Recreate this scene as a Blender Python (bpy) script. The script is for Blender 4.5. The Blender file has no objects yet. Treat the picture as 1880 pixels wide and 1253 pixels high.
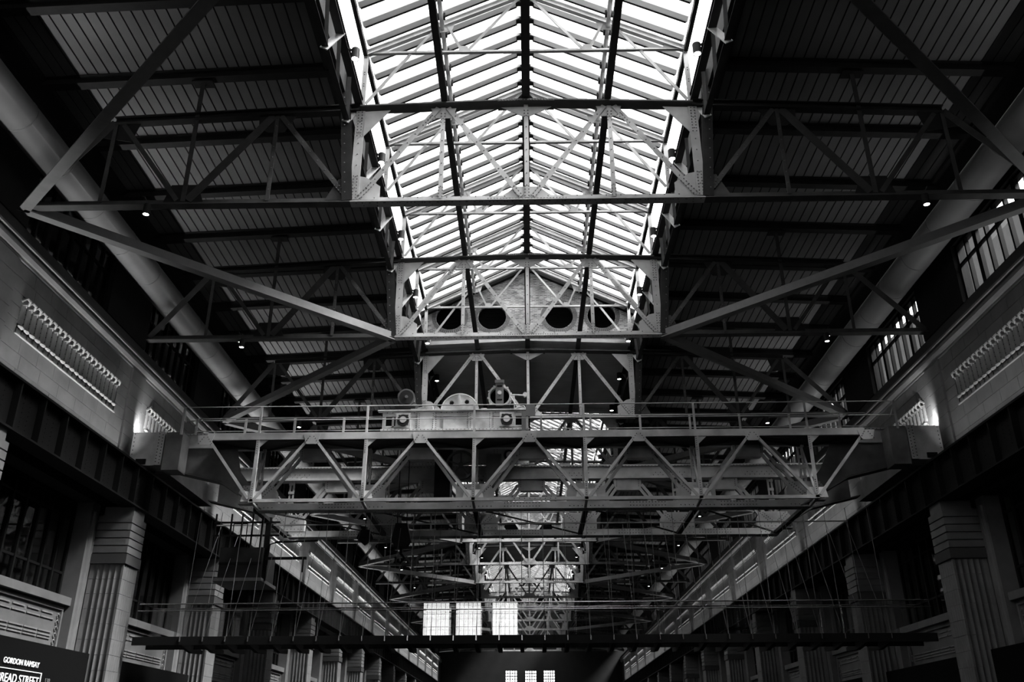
import bpy, math, random
from math import sin, cos, pi, radians, sqrt, atan2
from mathutils import Vector, Matrix
random.seed(7)
C = bpy.context.scene
COL = C.collection
OZ = 1.7                      # eye height: the numbers below are heights above the eye; the floor lies at world zero

# ------------------------------------------------------------------ camera, sky, sun, exposure
cd = bpy.data.cameras.new('camera'); cam = bpy.data.objects.new('camera', cd); COL.objects.link(cam)
cd.sensor_fit = 'HORIZONTAL'; cd.sensor_width = 36.0
cd.lens = 1648.8 / 1880 * 36.0
cd.clip_end = 1000
PITCH, YAW, ROLL = 0.426644, 0.0173859, 0.00322754
m = Matrix.Rotation(YAW, 4, 'Z') @ Matrix.Rotation(pi / 2 + PITCH, 4, 'X') @ Matrix.Rotation(-ROLL, 4, 'Z')
cam.matrix_world = Matrix.Translation((-0.0756, 0, OZ)) @ m
C.camera = cam
C.view_settings.view_transform = 'Standard'; C.view_settings.look = 'None'
C.view_settings.gamma = 1.0; C.view_settings.use_curve_mapping = False
C.view_settings.exposure = 0.0
w = bpy.data.worlds.new('overcast_sky'); C.world = w; w.use_nodes = True
wn = w.node_tree.nodes; wl = w.node_tree.links
bg = wn['Background']; bg.inputs['Strength'].default_value = 5.0
tc = wn.new('ShaderNodeTexCoord'); nz = wn.new('ShaderNodeTexNoise'); nz.inputs['Scale'].default_value = 3.0
cr = wn.new('ShaderNodeValToRGB'); cr.color_ramp.elements[0].color = (.82, .82, .82, 1); cr.color_ramp.elements[1].color = (1, 1, 1, 1)
wl.new(tc.outputs['Generated'], nz.inputs['Vector']); wl.new(nz.outputs['Fac'], cr.inputs['Fac']); wl.new(cr.outputs['Color'], bg.inputs['Color'])
sd = bpy.data.lights.new('sun', 'SUN'); sd.energy = 26.0; sd.angle = radians(18)
sun = bpy.data.objects.new('sun', sd); COL.objects.link(sun)
sun.rotation_euler = Vector((0.62, -0.14, 0.78)).to_track_quat('Z', 'Y').to_euler(); sun.location = (30, -20, 60)
C.cycles.use_denoising = True
C.cycles.max_bounces = 7; C.cycles.diffuse_bounces = 4; C.cycles.glossy_bounces = 3; C.cycles.transmission_bounces = 4
C.cycles.transparent_max_bounces = 16; C.cycles.sample_clamp_indirect = 6.0
C.cycles.caustics_reflective = False; C.cycles.caustics_refractive = False

# ------------------------------------------------------------------ materials
def mat(name, base, rough=.6, metal=0.0, var=.0, scale=3.0, bump=0.0, bscale=40.0, emit=None, stain=0.0, spec=.35):
    m = bpy.data.materials.new(name); m.use_nodes = True; n = m.node_tree.nodes; l = m.node_tree.links
    b = n['Principled BSDF']; b.inputs['Roughness'].default_value = rough; b.inputs['Metallic'].default_value = metal; b.inputs['Specular IOR Level'].default_value = spec if base > .1 else .12
    b.inputs['Base Color'].default_value = (base, base, base, 1)
    tc = n.new('ShaderNodeTexCoord')
    if var:
        t = n.new('ShaderNodeTexNoise'); t.inputs['Scale'].default_value = scale; t.inputs['Detail'].default_value = 6
        r = n.new('ShaderNodeValToRGB'); a, c = base * (1 - var), min(1, base * (1 + var))
        r.color_ramp.elements[0].position = .3; r.color_ramp.elements[1].position = .7
        r.color_ramp.elements[0].color = (a, a, a, 1); r.color_ramp.elements[1].color = (c, c, c, 1)
        l.new(tc.outputs['Object'], t.inputs['Vector']); l.new(t.outputs['Fac'], r.inputs['Fac'])
        out = r.outputs['Color']
        if stain:
            t2 = n.new('ShaderNodeTexNoise'); t2.inputs['Scale'].default_value = scale * .35; t2.inputs['Detail'].default_value = 8
            r2 = n.new('ShaderNodeValToRGB'); r2.color_ramp.elements[0].position = .50; r2.color_ramp.elements[1].position = .64
            r2.color_ramp.elements[0].color = (1, 1, 1, 1); k = 1 - stain; r2.color_ramp.elements[1].color = (k, k, k, 1)
            mx = n.new('ShaderNodeMix'); mx.data_type = 'RGBA'; mx.blend_type = 'MULTIPLY'; mx.inputs['Factor'].default_value = 1
            l.new(tc.outputs['Object'], t2.inputs['Vector']); l.new(t2.outputs['Fac'], r2.inputs['Fac'])
            l.new(out, mx.inputs['A']); l.new(r2.outputs['Color'], mx.inputs['B']); out = mx.outputs['Result']
        l.new(out, b.inputs['Base Color'])
    if bump:
        t = n.new('ShaderNodeTexNoise'); t.inputs['Scale'].default_value = bscale
        bm = n.new('ShaderNodeBump'); bm.inputs['Strength'].default_value = bump; bm.inputs['Distance'].default_value = .02
        l.new(tc.outputs['Object'], t.inputs['Vector']); l.new(t.outputs['Fac'], bm.inputs['Height']); l.new(bm.outputs['Normal'], b.inputs['Normal'])
    if emit is not None:
        b.inputs['Emission Color'].default_value = (1, 1, 1, 1); b.inputs['Emission Strength'].default_value = emit
    return m
def glassmat(name, tint=.97, ior=1.5, dirt=0.0):
    m = bpy.data.materials.new(name); m.use_nodes = True; n = m.node_tree.nodes; l = m.node_tree.links
    n.remove(n['Principled BSDF']); o = n['Material Output']
    tr = n.new('ShaderNodeBsdfTransparent'); tr.inputs['Color'].default_value = (tint, tint, tint, 1)
    gl = n.new('ShaderNodeBsdfGlossy'); gl.inputs['Roughness'].default_value = 0.0 if not dirt else .08
    fr = n.new('ShaderNodeFresnel'); ge = n.new('ShaderNodeNewGeometry'); mr = n.new('ShaderNodeMapRange')
    mr.inputs['To Min'].default_value = ior; mr.inputs['To Max'].default_value = 1 / ior     # same pane seen from either face
    l.new(ge.outputs['Backfacing'], mr.inputs['Value']); l.new(mr.outputs[0], fr.inputs['IOR'])
    mx = n.new('ShaderNodeMixShader'); l.new(fr.outputs['Fac'], mx.inputs['Fac']); l.new(tr.outputs[0], mx.inputs[1]); l.new(gl.outputs[0], mx.inputs[2])
    out = mx.outputs[0]
    if dirt:
        df = n.new('ShaderNodeBsdfTranslucent'); df.inputs['Color'].default_value = (.8, .8, .8, 1)
        t = n.new('ShaderNodeTexNoise'); t.inputs['Scale'].default_value = 2.2; t.inputs['Detail'].default_value = 6
        tc = n.new('ShaderNodeTexCoord'); mp = n.new('ShaderNodeMapping'); mp.inputs['Scale'].default_value = (.4, 3, 1)
        r = n.new('ShaderNodeMapRange'); r.inputs['From Min'].default_value = .35; r.inputs['From Max'].default_value = .8
        r.inputs['To Min'].default_value = dirt * .4; r.inputs['To Max'].default_value = dirt * 1.6
        m2 = n.new('ShaderNodeMixShader'); l.new(tc.outputs['Object'], mp.inputs['Vector']); l.new(mp.outputs[0], t.inputs['Vector'])
        l.new(t.outputs['Fac'], r.inputs['Value']); l.new(r.outputs[0], m2.inputs['Fac'])
        l.new(out, m2.inputs[1]); l.new(df.outputs[0], m2.inputs[2]); out = m2.outputs[0]
    l.new(out, o.inputs['Surface'])
    return m
def brickmat():
    m = bpy.data.materials.new('brickwork'); m.use_nodes = True; n = m.node_tree.nodes; l = m.node_tree.links
    b = n['Principled BSDF']; b.inputs['Roughness'].default_value = .9
    tc = n.new('ShaderNodeTexCoord'); sx = n.new('ShaderNodeSeparateXYZ'); cb = n.new('ShaderNodeCombineXYZ')
    l.new(tc.outputs['Object'], sx.inputs[0]); l.new(sx.outputs['X'], cb.inputs['X']); l.new(sx.outputs['Z'], cb.inputs['Y'])
    br = n.new('ShaderNodeTexBrick'); br.inputs['Scale'].default_value = 1.0
    br.inputs['Brick Width'].default_value = .225; br.inputs['Row Height'].default_value = .078; br.inputs['Mortar Size'].default_value = .011
    br.inputs['Color1'].default_value = (.22, .22, .22, 1); br.inputs['Color2'].default_value = (.85, .85, .85, 1); br.inputs['Mortar'].default_value = (.9, .9, .9, 1)
    l.new(cb.outputs[0], br.inputs['Vector'])
    t = n.new('ShaderNodeTexNoise'); t.inputs['Scale'].default_value = 1.1; t.inputs['Detail'].default_value = 5; l.new(cb.outputs[0], t.inputs['Vector'])
    r = n.new('ShaderNodeValToRGB'); r.color_ramp.elements[0].position = .35; r.color_ramp.elements[1].position = .65
    r.color_ramp.elements[0].color = (.42, .42, .42, 1); r.color_ramp.elements[1].color = (1, 1, 1, 1); l.new(t.outputs['Fac'], r.inputs['Fac'])
    mx = n.new('ShaderNodeMix'); mx.data_type = 'RGBA'; mx.blend_type = 'MULTIPLY'; mx.inputs['Factor'].default_value = 1
    l.new(br.outputs['Color'], mx.inputs['A']); l.new(r.outputs['Color'], mx.inputs['B']); l.new(mx.outputs['Result'], b.inputs['Base Color'])
    bm = n.new('ShaderNodeBump'); bm.inputs['Distance'].default_value = .02; bm.invert = True
    l.new(br.outputs['Fac'], bm.inputs['Height']); l.new(bm.outputs['Normal'], b.inputs['Normal'])
    return m
def barmat():     # white plastic-capped glazing bar: a little daylight comes through
    m = bpy.data.materials.new('glazing_bar'); m.use_nodes = True; n = m.node_tree.nodes; l = m.node_tree.links
    b = n['Principled BSDF']; b.inputs['Base Color'].default_value = (.7, .7, .7, 1); b.inputs['Roughness'].default_value = .5
    t = n.new('ShaderNodeBsdfTranslucent'); t.inputs['Color'].default_value = (.5, .5, .5, 1)
    x = n.new('ShaderNodeMixShader'); x.inputs['Fac'].default_value = .35
    l.new(b.outputs[0], x.inputs[1]); l.new(t.outputs[0], x.inputs[2]); l.new(x.outputs[0], n['Material Output'].inputs['Surface'])
    return m
def ribmat():
    return mat('dark_boards', .60, .75, var=.12, scale=.6)
M = dict(
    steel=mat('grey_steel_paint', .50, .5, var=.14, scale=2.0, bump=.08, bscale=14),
    brace=mat('shaded_brace_paint', .16, .5, var=.1),  # darkened along with the wings; shade coloured into the braces
    wing=mat('shaded_steel_paint', .085, .55, var=.2, scale=2.0),  # same truss paint darkened; shade of wings and upper chord is coloured in
    shaded=mat('shaded_crane_plate', .15, .55, var=.3, scale=1.3, stain=.4),  # crane paint darkened, dimness of the bridge ends coloured in; stains are random
    steel2=mat('crane_paint', .50, .5, var=.22, scale=1.3, bump=.15, bscale=9, stain=.45),
    pale=mat('pale_machine_paint', .78, .45, var=.15, scale=3.0, stain=.35),
    dark=mat('dark_steel', .030, .5, var=.25, scale=2.0),
    black=mat('black_steel', .011, .6),
    board=mat('painted_boards', .17, .7, var=.15, scale=.5),
    deck=mat('roof_deck', .05, .8),
    beam=mat('dark_roof_beams', .035, .6, var=.15),
    white=mat('white_upstand', .75, .8, var=.04),
    soffit=ribmat(),
    stone=mat('pale_faience', .17, .55, var=.12, scale=1.6, bump=.12, bscale=8, stain=.18),
    relief=mat('relief_faience', .25, .5, var=.1, scale=4),
    neck=mat('grey_neck_stone', .17, .6, var=.1),
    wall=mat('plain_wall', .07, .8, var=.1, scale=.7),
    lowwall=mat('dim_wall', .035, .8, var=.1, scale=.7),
    duct=mat('galvanised_duct', .18, .6, metal=.1, var=.08, scale=1.2),
    bar=barmat(),
    floor=mat('hall_floor', .010, .9, spec=0),
    glass=glassmat('window_glass', .96),
    balglass=glassmat('balustrade_glass', .95, ior=2.15),
    roofglass=glassmat('roof_glass', .93, dirt=.05),
    shopglass=glassmat('dim_window_glass', .80),
    brick=brickmat(),
    rail=mat('polished_rail', .55, .25, metal=.9),
    lampglass=mat('lamp_lens', .9, .3, emit=14.0),
    uplens=mat('uplight_lens', .9, .3, emit=3.0),
    letter=mat('lit_letters', .9, .4, emit=.55),
    letter2=mat('lit_border', .9, .4, emit=.4),
    rubber=mat('louvre_black', .003, 1.0, spec=0),
    facade=mat('outside_facade', .085, .9, var=.1),
)

# ------------------------------------------------------------------ mesh helpers
def box(x0, x1, y0, y1, z0, z1):
    if x0 > x1: x0, x1 = x1, x0
    if y0 > y1: y0, y1 = y1, y0
    if z0 > z1: z0, z1 = z1, z0
    v = [(x, y, z) for z in (z0, z1) for y in (y0, y1) for x in (x0, x1)]
    return v, [(0, 2, 3, 1), (4, 5, 7, 6), (0, 1, 5, 4), (2, 6, 7, 3), (0, 4, 6, 2), (1, 3, 7, 5)]
def join(parts):
    V, F = [], []
    for v, f in parts:
        k = len(V); V += v; F += [tuple(i + k for i in q) for q in f]
    return V, F
def move(g, d): return [(a + d[0], b + d[1], c + d[2]) for a, b, c in g[0]], g[1]
def mirx(g): return [(-a, b, c) for a, b, c in g[0]], [tuple(reversed(q)) for q in g[1]]
def prism(poly, ax, a, b):
    """poly: 2D outline; ax 'x': (y,z) outline along x; 'y': (x,z) along y; 'z': (x,y) along z."""
    def P(p, t):
        return (t, p[0], p[1]) if ax == 'x' else (p[0], t, p[1]) if ax == 'y' else (p[0], p[1], t)
    n = len(poly); V = [P(p, a) for p in poly] + [P(p, b) for p in poly]
    F = [tuple(range(n)), tuple(range(2 * n - 1, n - 1, -1))] + [(i, i + n, (i + 1) % n + n, (i + 1) % n) for i in range(n)]
    return V, F
def Iprof(w, h, t=.03, s=.02):
    w /= 2; h /= 2; s /= 2
    return [(-w, -h), (w, -h), (w, -h + t), (s, -h + t), (s, h - t), (w, h - t), (w, h), (-w, h), (-w, h - t), (-s, h - t), (-s, -h + t), (-w, -h + t)]
def Tprof(w, h, t=.025, s=.03):      # flange at the bottom, web up
    w /= 2; s /= 2
    return [(-w, 0), (w, 0), (w, t), (s, t), (s, h), (-s, h), (-s, t), (-w, t)]
def Uprof(w, h, t=.02):              # channel open on top
    w /= 2
    return [(-w, 0), (w, 0), (w, h), (w - t, h), (w - t, t), (-w + t, t), (-w + t, h), (-w, h)]
def Rprof(w, h): w /= 2; h /= 2; return [(-w, -h), (w, -h), (w, h), (-w, h)]
def beam(p, q, prof, up=(0, 0, 1)):
    """extrude a profile from p to q; profile x = side, y = up."""
    p, q, up = Vector(p), Vector(q), Vector(up); d = (q - p).normalized()
    s = d.cross(up)
    if s.length < 1e-4: s = d.cross(Vector((0, 1, 0)))
    s.normalize(); u = s.cross(d).normalized(); n = len(prof)
    V = [tuple(e + s * a + u * b) for e in (p, q) for a, b in prof]
    F = [tuple(range(n - 1, -1, -1)), tuple(range(n, 2 * n))] + [(i, (i + 1) % n, (i + 1) % n + n, i + n) for i in range(n)]
    return V, F
def tube(pts, r, n=8, caps=True):
    pts = [Vector(p) for p in pts]; V, F = [], []
    for i, p in enumerate(pts):
        d = (pts[min(i + 1, len(pts) - 1)] - pts[max(i - 1, 0)]).normalized()
        a = d.cross(Vector((0, 0, 1)) if abs(d.z) < .9 else Vector((0, 1, 0))).normalized(); b = d.cross(a)
        V += [tuple(p + a * (r * cos(2 * pi * k / n)) + b * (r * sin(2 * pi * k / n))) for k in range(n)]
    for i in range(len(pts) - 1):
        for k in range(n):
            F.append((i * n + k, i * n + (k + 1) % n, (i + 1) * n + (k + 1) % n, (i + 1) * n + k))
    if caps: F += [tuple(range(n - 1, -1, -1)), tuple(range((len(pts) - 1) * n, len(pts) * n))]
    return V, F
def ring(c, ro, ri, y0, y1, n=32):
    """annular plate, axis along y."""
    V = []
    for r, y in ((ri, y0), (ro, y0), (ro, y1), (ri, y1)):
        V += [(c[0] + r * cos(2 * pi * k / n), y, c[1] + r * sin(2 * pi * k / n)) for k in range(n)]
    F = []
    for j in range(4):
        a, b = j * n, ((j + 1) % 4) * n
        F += [(a + k, a + (k + 1) % n, b + (k + 1) % n, b + k) for k in range(n)]
    return V, F
def dome(p, d, r):
    d = Vector(d).normalized(); a = d.cross(Vector((.3, .5, .81))).normalized(); b = d.cross(a); p = Vector(p)
    V = [tuple(p + (a * cos(k * pi / 3) + b * sin(k * pi / 3)) * r) for k in range(6)]
    V += [tuple(p + (a * cos(k * pi / 3) + b * sin(k * pi / 3)) * r * .6 + d * r * .65) for k in range(6)]
    return V, [(k, (k + 1) % 6, (k + 1) % 6 + 6, k + 6) for k in range(6)] + [tuple(range(6, 12))]
def rivets(pts, d=(0, -1, 0), r=.026): return join([dome(p, d, r) for p in pts])

_mesh_cache = {}
def obj(name, g, mt, parent=None, kind=None, label=None, smooth=False):
    o_ = parent['_o'] if parent is not None and '_o' in parent else (0, 0, 0)
    me = bpy.data.meshes.new(name)
    me.from_pydata([(x - o_[0], y - o_[1], z - o_[2] + (OZ if parent is None else 0)) for x, y, z in g[0]], [], g[1])
    me.materials.append(M[mt] if isinstance(mt, str) else mt)
    bm_fix(me)
    if smooth:
        me.polygons.foreach_set('use_smooth', [True] * len(me.polygons))
    o = bpy.data.objects.new(name, me); COL.objects.link(o)
    if parent is not None: o.parent = parent; o['_o'] = list(o_)
    if kind: o['kind'] = kind
    if label: o['label'] = label
    return o
import bmesh
def bm_fix(me):
    bm = bmesh.new(); bm.from_mesh(me); bmesh.ops.recalc_face_normals(bm, faces=bm.faces); bm.to_mesh(me); bm.free()
def root(name, loc, label=None, cat=None, group=None, kind=None):
    o = bpy.data.objects.new(name, None); COL.objects.link(o); o.empty_display_size = .3
    o.location = (loc[0], loc[1], loc[2] + OZ); o['_o'] = list(loc)
    tag(o, label, cat, group, kind); return o
def tag(o, label=None, cat=None, group=None, kind=None):
    if label: o['label'] = label
    if cat: o['category'] = cat
    if group: o['group'] = group
    if kind: o['kind'] = kind
    return o
def kids(o): return [c for c in ALL_KIDS.get(o.name, [])]
def copy_tree(o, delta, label=None, parent=None):
    c = o.copy(); COL.objects.link(c)
    if parent is None:
        c.location = o.location + Vector(delta); c['_o'] = [a + b for a, b in zip(o['_o'], delta)]
        if label: c['label'] = label
    else: c.parent = parent; c['_o'] = list(parent['_o'])
    for ch in list(o.children): copy_tree(ch, delta, None, c)
    return c
ORD = ['', 'first', 'second', 'third', 'fourth', 'fifth', 'sixth', 'seventh', 'eighth', 'ninth', 'tenth', 'eleventh', 'twelfth', 'thirteenth', 'fourteenth', 'fifteenth', 'sixteenth', 'seventeenth', 'eighteenth', 'nineteenth', 'twentieth', 'twenty-first', 'twenty-second', 'twenty-third', 'twenty-fourth', 'twenty-fifth', 'twenty-sixth', 'twenty-seventh', 'twenty-eighth', 'twenty-ninth', 'thirtieth']

# ------------------------------------------------------------------ the plan of the hall
S = 10.3596; D1 = 24.3314
def T(n): return D1 + (n - 1) * S
NT = 15; YEND = 175.0; YBACK = -25.0
LANT = [(-0.6, 2.957), (4.0, 7.98), (9.0, 12.98), (14.0, 15.5)]     # lantern runs, in bays
SOLID = [(2.957, 4.0), (7.98, 9.0), (12.98, 14.0)]
A = 5.57
def off(s): return 0.0 if s < 0 else .35       # the right wall stands a little further out
def ztop(x):
    x = abs(x)
    return 19.94 - .185 * x / A if x <= A else 19.755 - .05 * (x - A)

# ---- floor
obj('floor', box(-26, 26, YBACK - 2, YEND + 2, -1.9, -1.7), 'floor', kind='structure')

# ---- side walls
def side_wall(s):
    nm = 'left' if s < 0 else 'right'; o = off(s)
    R = root('wall_' + nm, (s * (17.4 + o), 75, -1.7), kind='structure')
    X = lambda a: s * (a + o)
    yb, ye = YBACK, YEND
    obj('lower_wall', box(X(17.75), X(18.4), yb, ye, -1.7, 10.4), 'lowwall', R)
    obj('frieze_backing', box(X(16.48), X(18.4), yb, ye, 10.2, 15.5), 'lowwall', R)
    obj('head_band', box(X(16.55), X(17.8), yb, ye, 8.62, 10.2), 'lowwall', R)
    # cornice moulding
    prof = [(16.48, 14.42), (16.36, 14.46), (16.36, 14.54), (16.30, 14.56), (16.22, 14.66), (16.22, 14.76), (16.30, 14.80), (16.30, 14.88), (16.18, 14.92), (16.18, 15.0), (16.48, 15.04)]
    obj('cornice', prism([(X(a), b) for a, b in prof], 'y', yb, ye), 'stone', R)
    obj('parapet_band', box(X(16.42), X(16.5), yb, ye, 15.04, 15.55), 'wall', R)
    # clerestory: piers, sill, head
    obj('clerestory_sill', box(X(17.3), X(17.8), yb, ye, 15.4, 16.4), 'wall', R)
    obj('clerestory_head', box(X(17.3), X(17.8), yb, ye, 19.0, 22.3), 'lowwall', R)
    for n in range(-3, 16):
        y = T(n)
        if y - 2 > ye: continue
        obj('pier', box(X(17.25), X(17.82), max(yb, y - 1.95), min(ye, y + 1.95), 16.4, 19.0), 'lowwall', R)
    return R
WL = side_wall(-1); WR = side_wall(1)

# faience blocks of the frieze
def frieze_bay(s, n, R, single):
    o = off(s); X = lambda a: s * (a + o); y0 = T(n) + .68; y1 = T(n + 1) - .68
    # pilaster strip over the pilaster
    blocks = []
    def course(ya, yb_, za, zb, k, dx=0.0, sh=0.0):
        wd = (yb_ - ya) / k
        for i in range(k):
            blocks.append(box(X(16.40 - dx), X(16.47), ya + i * wd + .008, ya + (i + 1) * wd - .008, za + .008, zb - .008))
    for j, (za, zb) in enumerate(((10.5, 11.12), (11.12, 11.62), (11.62, 12.14))): course(y0, y1, za, zb, 7 if j % 2 else 8)
    for j, (za, zb) in enumerate(((12.14, 12.58), (12.58, 13.02), (13.02, 13.46))):
        course(y0, T(n) + 1.35, za, zb, 1); course(T(n + 1) - 1.60, y1, za, zb, 1)
    for j, (za, zb) in enumerate(((13.46, 13.94), (13.94, 14.42))): course(y0, y1, za, zb, 8 if j % 2 else 7)
    for j in range(7): course(T(n + 1) - .66, T(n + 1) + .66, 10.5 + j * .56, 10.5 + (j + 1) * .56, 1, dx=.07)
    if single:
        for b in blocks: obj('faience_block', b, 'stone', R)
    else: obj('faience_blocks', join(blocks), 'stone', R, kind='stuff')
def panel_parts(s, n, R, single):
    o = off(s); X = lambda a: s * (a + o); y0 = T(n) + 1.35; y1 = T(n + 1) - 1.60; L = y1 - y0
    P_ = obj('frieze_panel', box(X(16.45), X(16.49), y0, y1, 12.14, 13.46), 'relief', R)
    K = 21; wd = L / K
    items = []
    for i in range(K):
        y = y0 + (i + .5) * wd; ar = [(y + wd * .46 * cos(t), 16.45 - .085 * sin(t)) for t in [k * pi / 5 for k in range(6)]]
        pr = [(X(b), a) for a, b in ar]
        items.append(('reed', prism(pr, 'z', 12.50, 13.26)))
        for k in range(4):      # small stud holes of the reeding
            items.append(('stud', dome((X(16.42), y0 + i * wd + .012, 12.62 + .17 * k), (-s, 0, 0), .022)))
        # curling leaf over each reed
        pts = [(X(16.40), y - wd * .55, 13.27), (X(16.30), y - wd * .25, 13.41), (X(16.27), y + wd * .15, 13.37), (X(16.36), y + wd * .45, 13.27)]
        items.append(('leaf', tube(pts, .050, 6)))
        items.append(('leaf', tube([(X(16.40), y - wd * .3, 13.17), (X(16.33), y, 13.22), (X(16.40), y + wd * .3, 13.16)], .028, 5)))
        # bead row
        c = Vector((X(16.36), y, 12.42)); V = []; F = []
        for a in range(5):
            ph = -pi / 2 + pi * a / 4
            V += [tuple(c + Vector((.085 * cos(ph) * cos(t), wd * .5 * cos(ph) * sin(t), .065 * sin(ph)))) for t in [2 * pi * q / 8 for q in range(8)]]
        for a in range(4): F += [(a * 8 + q, a * 8 + (q + 1) % 8, (a + 1) * 8 + (q + 1) % 8, (a + 1) * 8 + q) for q in range(8)]
        items.append(('bead', (V, F)))
        items.append(('dentil', box(X(16.40), X(16.45), y - wd * .36, y + wd * .36, 12.23, 12.36)))
    obj('ledge', box(X(16.33), X(16.45), y0 - .05, y1 + .05, 12.135, 12.175), 'relief', P_)
    if single:
        for nm, g in items: obj(nm, g, 'relief', P_) if nm != 'stud' else None
        obj('stud_rows', join([g for nm, g in items if nm == 'stud']), 'dark', P_, kind='stuff')
    else: obj('relief_ornament', join([g for nm, g in items if nm != 'stud']), 'relief', P_, kind='stuff')
for s, R in ((-1, WL), (1, WR)):
    for n in range(0, 15):
        frieze_bay(s, n, R, n in (1, 2)); panel_parts(s, n, R, n in (1, 2))

# ---- lower bays: piers, windows, spandrels, shop fascias
def flute_profile(s, ya, yb, xi, xo, o):
    """outline in (x, y) of the fluted shaft: inner face xi (to the hall), outer xo (into the wall)."""
    X = lambda a: s * (a + o); pts = []
    n = 5; w_ = (xo - xi - .16) / n
    pts.append((X(xo), ya))                             # camera side, from the wall to the hall
    for i in range(n):
        x = xo - .08 - i * w_
        for k in range(1, 6):
            t = k / 6; pts.append((X(x - w_ * t), ya + .055 * sin(pi * t) + .0))
        pts.append((X(x - w_), ya))
    pts.append((X(xi), ya))
    n2 = 6; w2 = (yb - ya - .12) / n2
    for i in range(n2):
        y = ya + .06 + i * w2; pts.append((X(xi), y))
        for k in (1, 2, 3): pts.append((X(xi + .03 * sin(pi * k / 4)), y + w2 * k / 4))
    pts.append((X(xi), yb - .06)); pts.append((X(xi), yb)); pts.append((X(xo), yb))
    return pts
def build_pilaster(s, n):
    nm = 'left' if s < 0 else 'right'; o = off(s) ; X = lambda a: s * (a + o); y = T(n); ya, yb = y - .66, y + .66
    P_ = root('pilaster', (X(15.95), y, -1.7), f'{ORD[n]} fluted faience pilaster from the camera on the {nm} wall', 'pilaster', f'fluted pilasters along the {nm} wall')
    prof = flute_profile(s, ya + .03, yb - .03, 15.33, 16.6, o)
    h = .54
    for i in range(15):
        obj('shaft_block', prism(prof, 'z', -1.7 + i * h + .006, -1.7 + (i + 1) * h - .006), 'stone', P_)
    obj('shaft_core', box(X(15.42), X(17.75), ya + .1, yb - .1, -1.7, 8.2), 'neck', P_)
    obj('neck_band', box(X(15.27), X(16.7), ya - .03, yb + .03, 6.42, 6.78), 'wall', P_)
    z = 6.80
    for i in range(5):
        # capital courses with a recessed groove on the side that faces down the hall
        q = [(X(16.7), ya), (X(15.42), ya), (X(15.30), ya + (.02 if i % 2 else 0)), (X(15.30), yb), (X(16.7), yb)]
        obj('capital_block', prism(q, 'z', z + .03, z + .272), 'stone', P_)
        z += .29
    obj('bearing_block', box(X(15.35), X(16.5), ya + .15, yb - .15, 8.24, 8.62), 'neck', P_)
    # rounded jamb shafts beside the pilaster
    for ys, sg in ((ya, -1), (yb, 1)):
        obj('jamb', box(X(16.62), X(17.75), ys, ys + sg * .62, -1.7, 8.62), 'stone', P_)
        obj('jamb_roll', tube([(X(16.66), ys + sg * .34, -1.7), (X(16.66), ys + sg * .34, 8.3)], .13, 10), 'stone', P_)
    return P_
protoL = build_pilaster(-1, 1); protoR = build_pilaster(1, 1)
for s, pr in ((-1, protoL), (1, protoR)):
    nm = 'left' if s < 0 else 'right'
    for n in range(2, 16):
        lab = f'{ORD[n]} fluted faience pilaster from the camera on the {nm} wall'
        copy_tree(pr, (0, S * (n - 1), 0), lab)
WN = [0]
def window_root(loc):
    WN[0] += 1
    return root(f'window_{WN[0]}', loc, kind='structure')
def bay_unit(s):
    nm = 'left' if s < 0 else 'right'; o = off(s); X = lambda a: s * (a + o); y0 = T(1) + 1.28; y1 = T(2) - 1.28
    W = window_root((X(17.3), (y0 + y1) / 2, 5.05))
    obj('frame', join_frame(X(17.22), X(17.34), y0, y1, 5.05, 8.6, .12), 'black', W)
    K = 9; wd = (y1 - y0) / K
    for i in range(1, K): obj('mullion', box(X(17.2), X(17.36), y0 + i * wd - .05, y0 + i * wd + .05, 5.05, 8.6), 'black', W)
    for z in (5.95, 7.95): obj('transom', box(X(17.23), X(17.33), y0, y1, z - .04, z + .04), 'black', W)
    for i in range(K): obj('pane', box(X(17.27), X(17.29), y0 + i * wd, y0 + (i + 1) * wd, 5.05, 8.6), 'shopglass', W)
    obj('room_behind', box(X(17.6), X(17.68), y0, y1, 5.05, 8.6), 'lowwall', W)
    Q = root('spandrel', (X(17.0), (y0 + y1) / 2, 3.2), f'first pale stone spandrel under the window, {nm} wall nearest bay', 'spandrel', f'stone spandrels of the {nm} wall')
    obj('sill', box(X(16.75), X(17.7), y0, y1, 4.78, 5.06), 'stone', Q)
    obj('panel', box(X(16.98), X(17.7), y0, y1, 3.15, 4.78), 'stone', Q)
    obj('panel_border', join_frame(X(16.90), X(17.0), y0 + .12, y1 - .12, 3.25, 4.70, .1), 'stone', Q)
    for j, z in enumerate((4.40, 4.22, 3.78, 3.66, 3.56)):
        K2 = 7; w2 = (y1 - y0 - 1.1) / K2
        for i in range(K2): obj('fillet', box(X(16.94), X(16.99), y0 + .5 + i * w2 + .03, y0 + .5 + (i + 1) * w2 - .03 - (.12 if j == 0 else 0), z, z + .045), 'relief', Q)
    for ye in (y0 + .33, y1 - .33):
        for k in range(5):
            obj('curl', tube([(X(16.95), ye + .09 * cos(a), 3.5 + k * .22 + .08 * sin(a)) for a in [q * pi / 4 for q in range(7)]], .022, 5), 'relief', Q)
    Fz = root('shop_fascia', (X(16.4), (y0 + y1) / 2, -1.7), f'first black shop fascia box below the spandrel, {nm} wall nearest bay', 'fascia', f'black shop fascias of the {nm} wall')
    ya, yb = T(1) + .70, T(2) - .70
    obj('fascia_board', box(X(16.0), X(17.6), ya, yb, 1.45, 3.18), 'rubber', Fz)
    obj('shopfront', box(X(16.6), X(17.6), ya, yb, -1.7, 1.45), 'rubber', Fz)
    return W, Q, Fz
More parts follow.
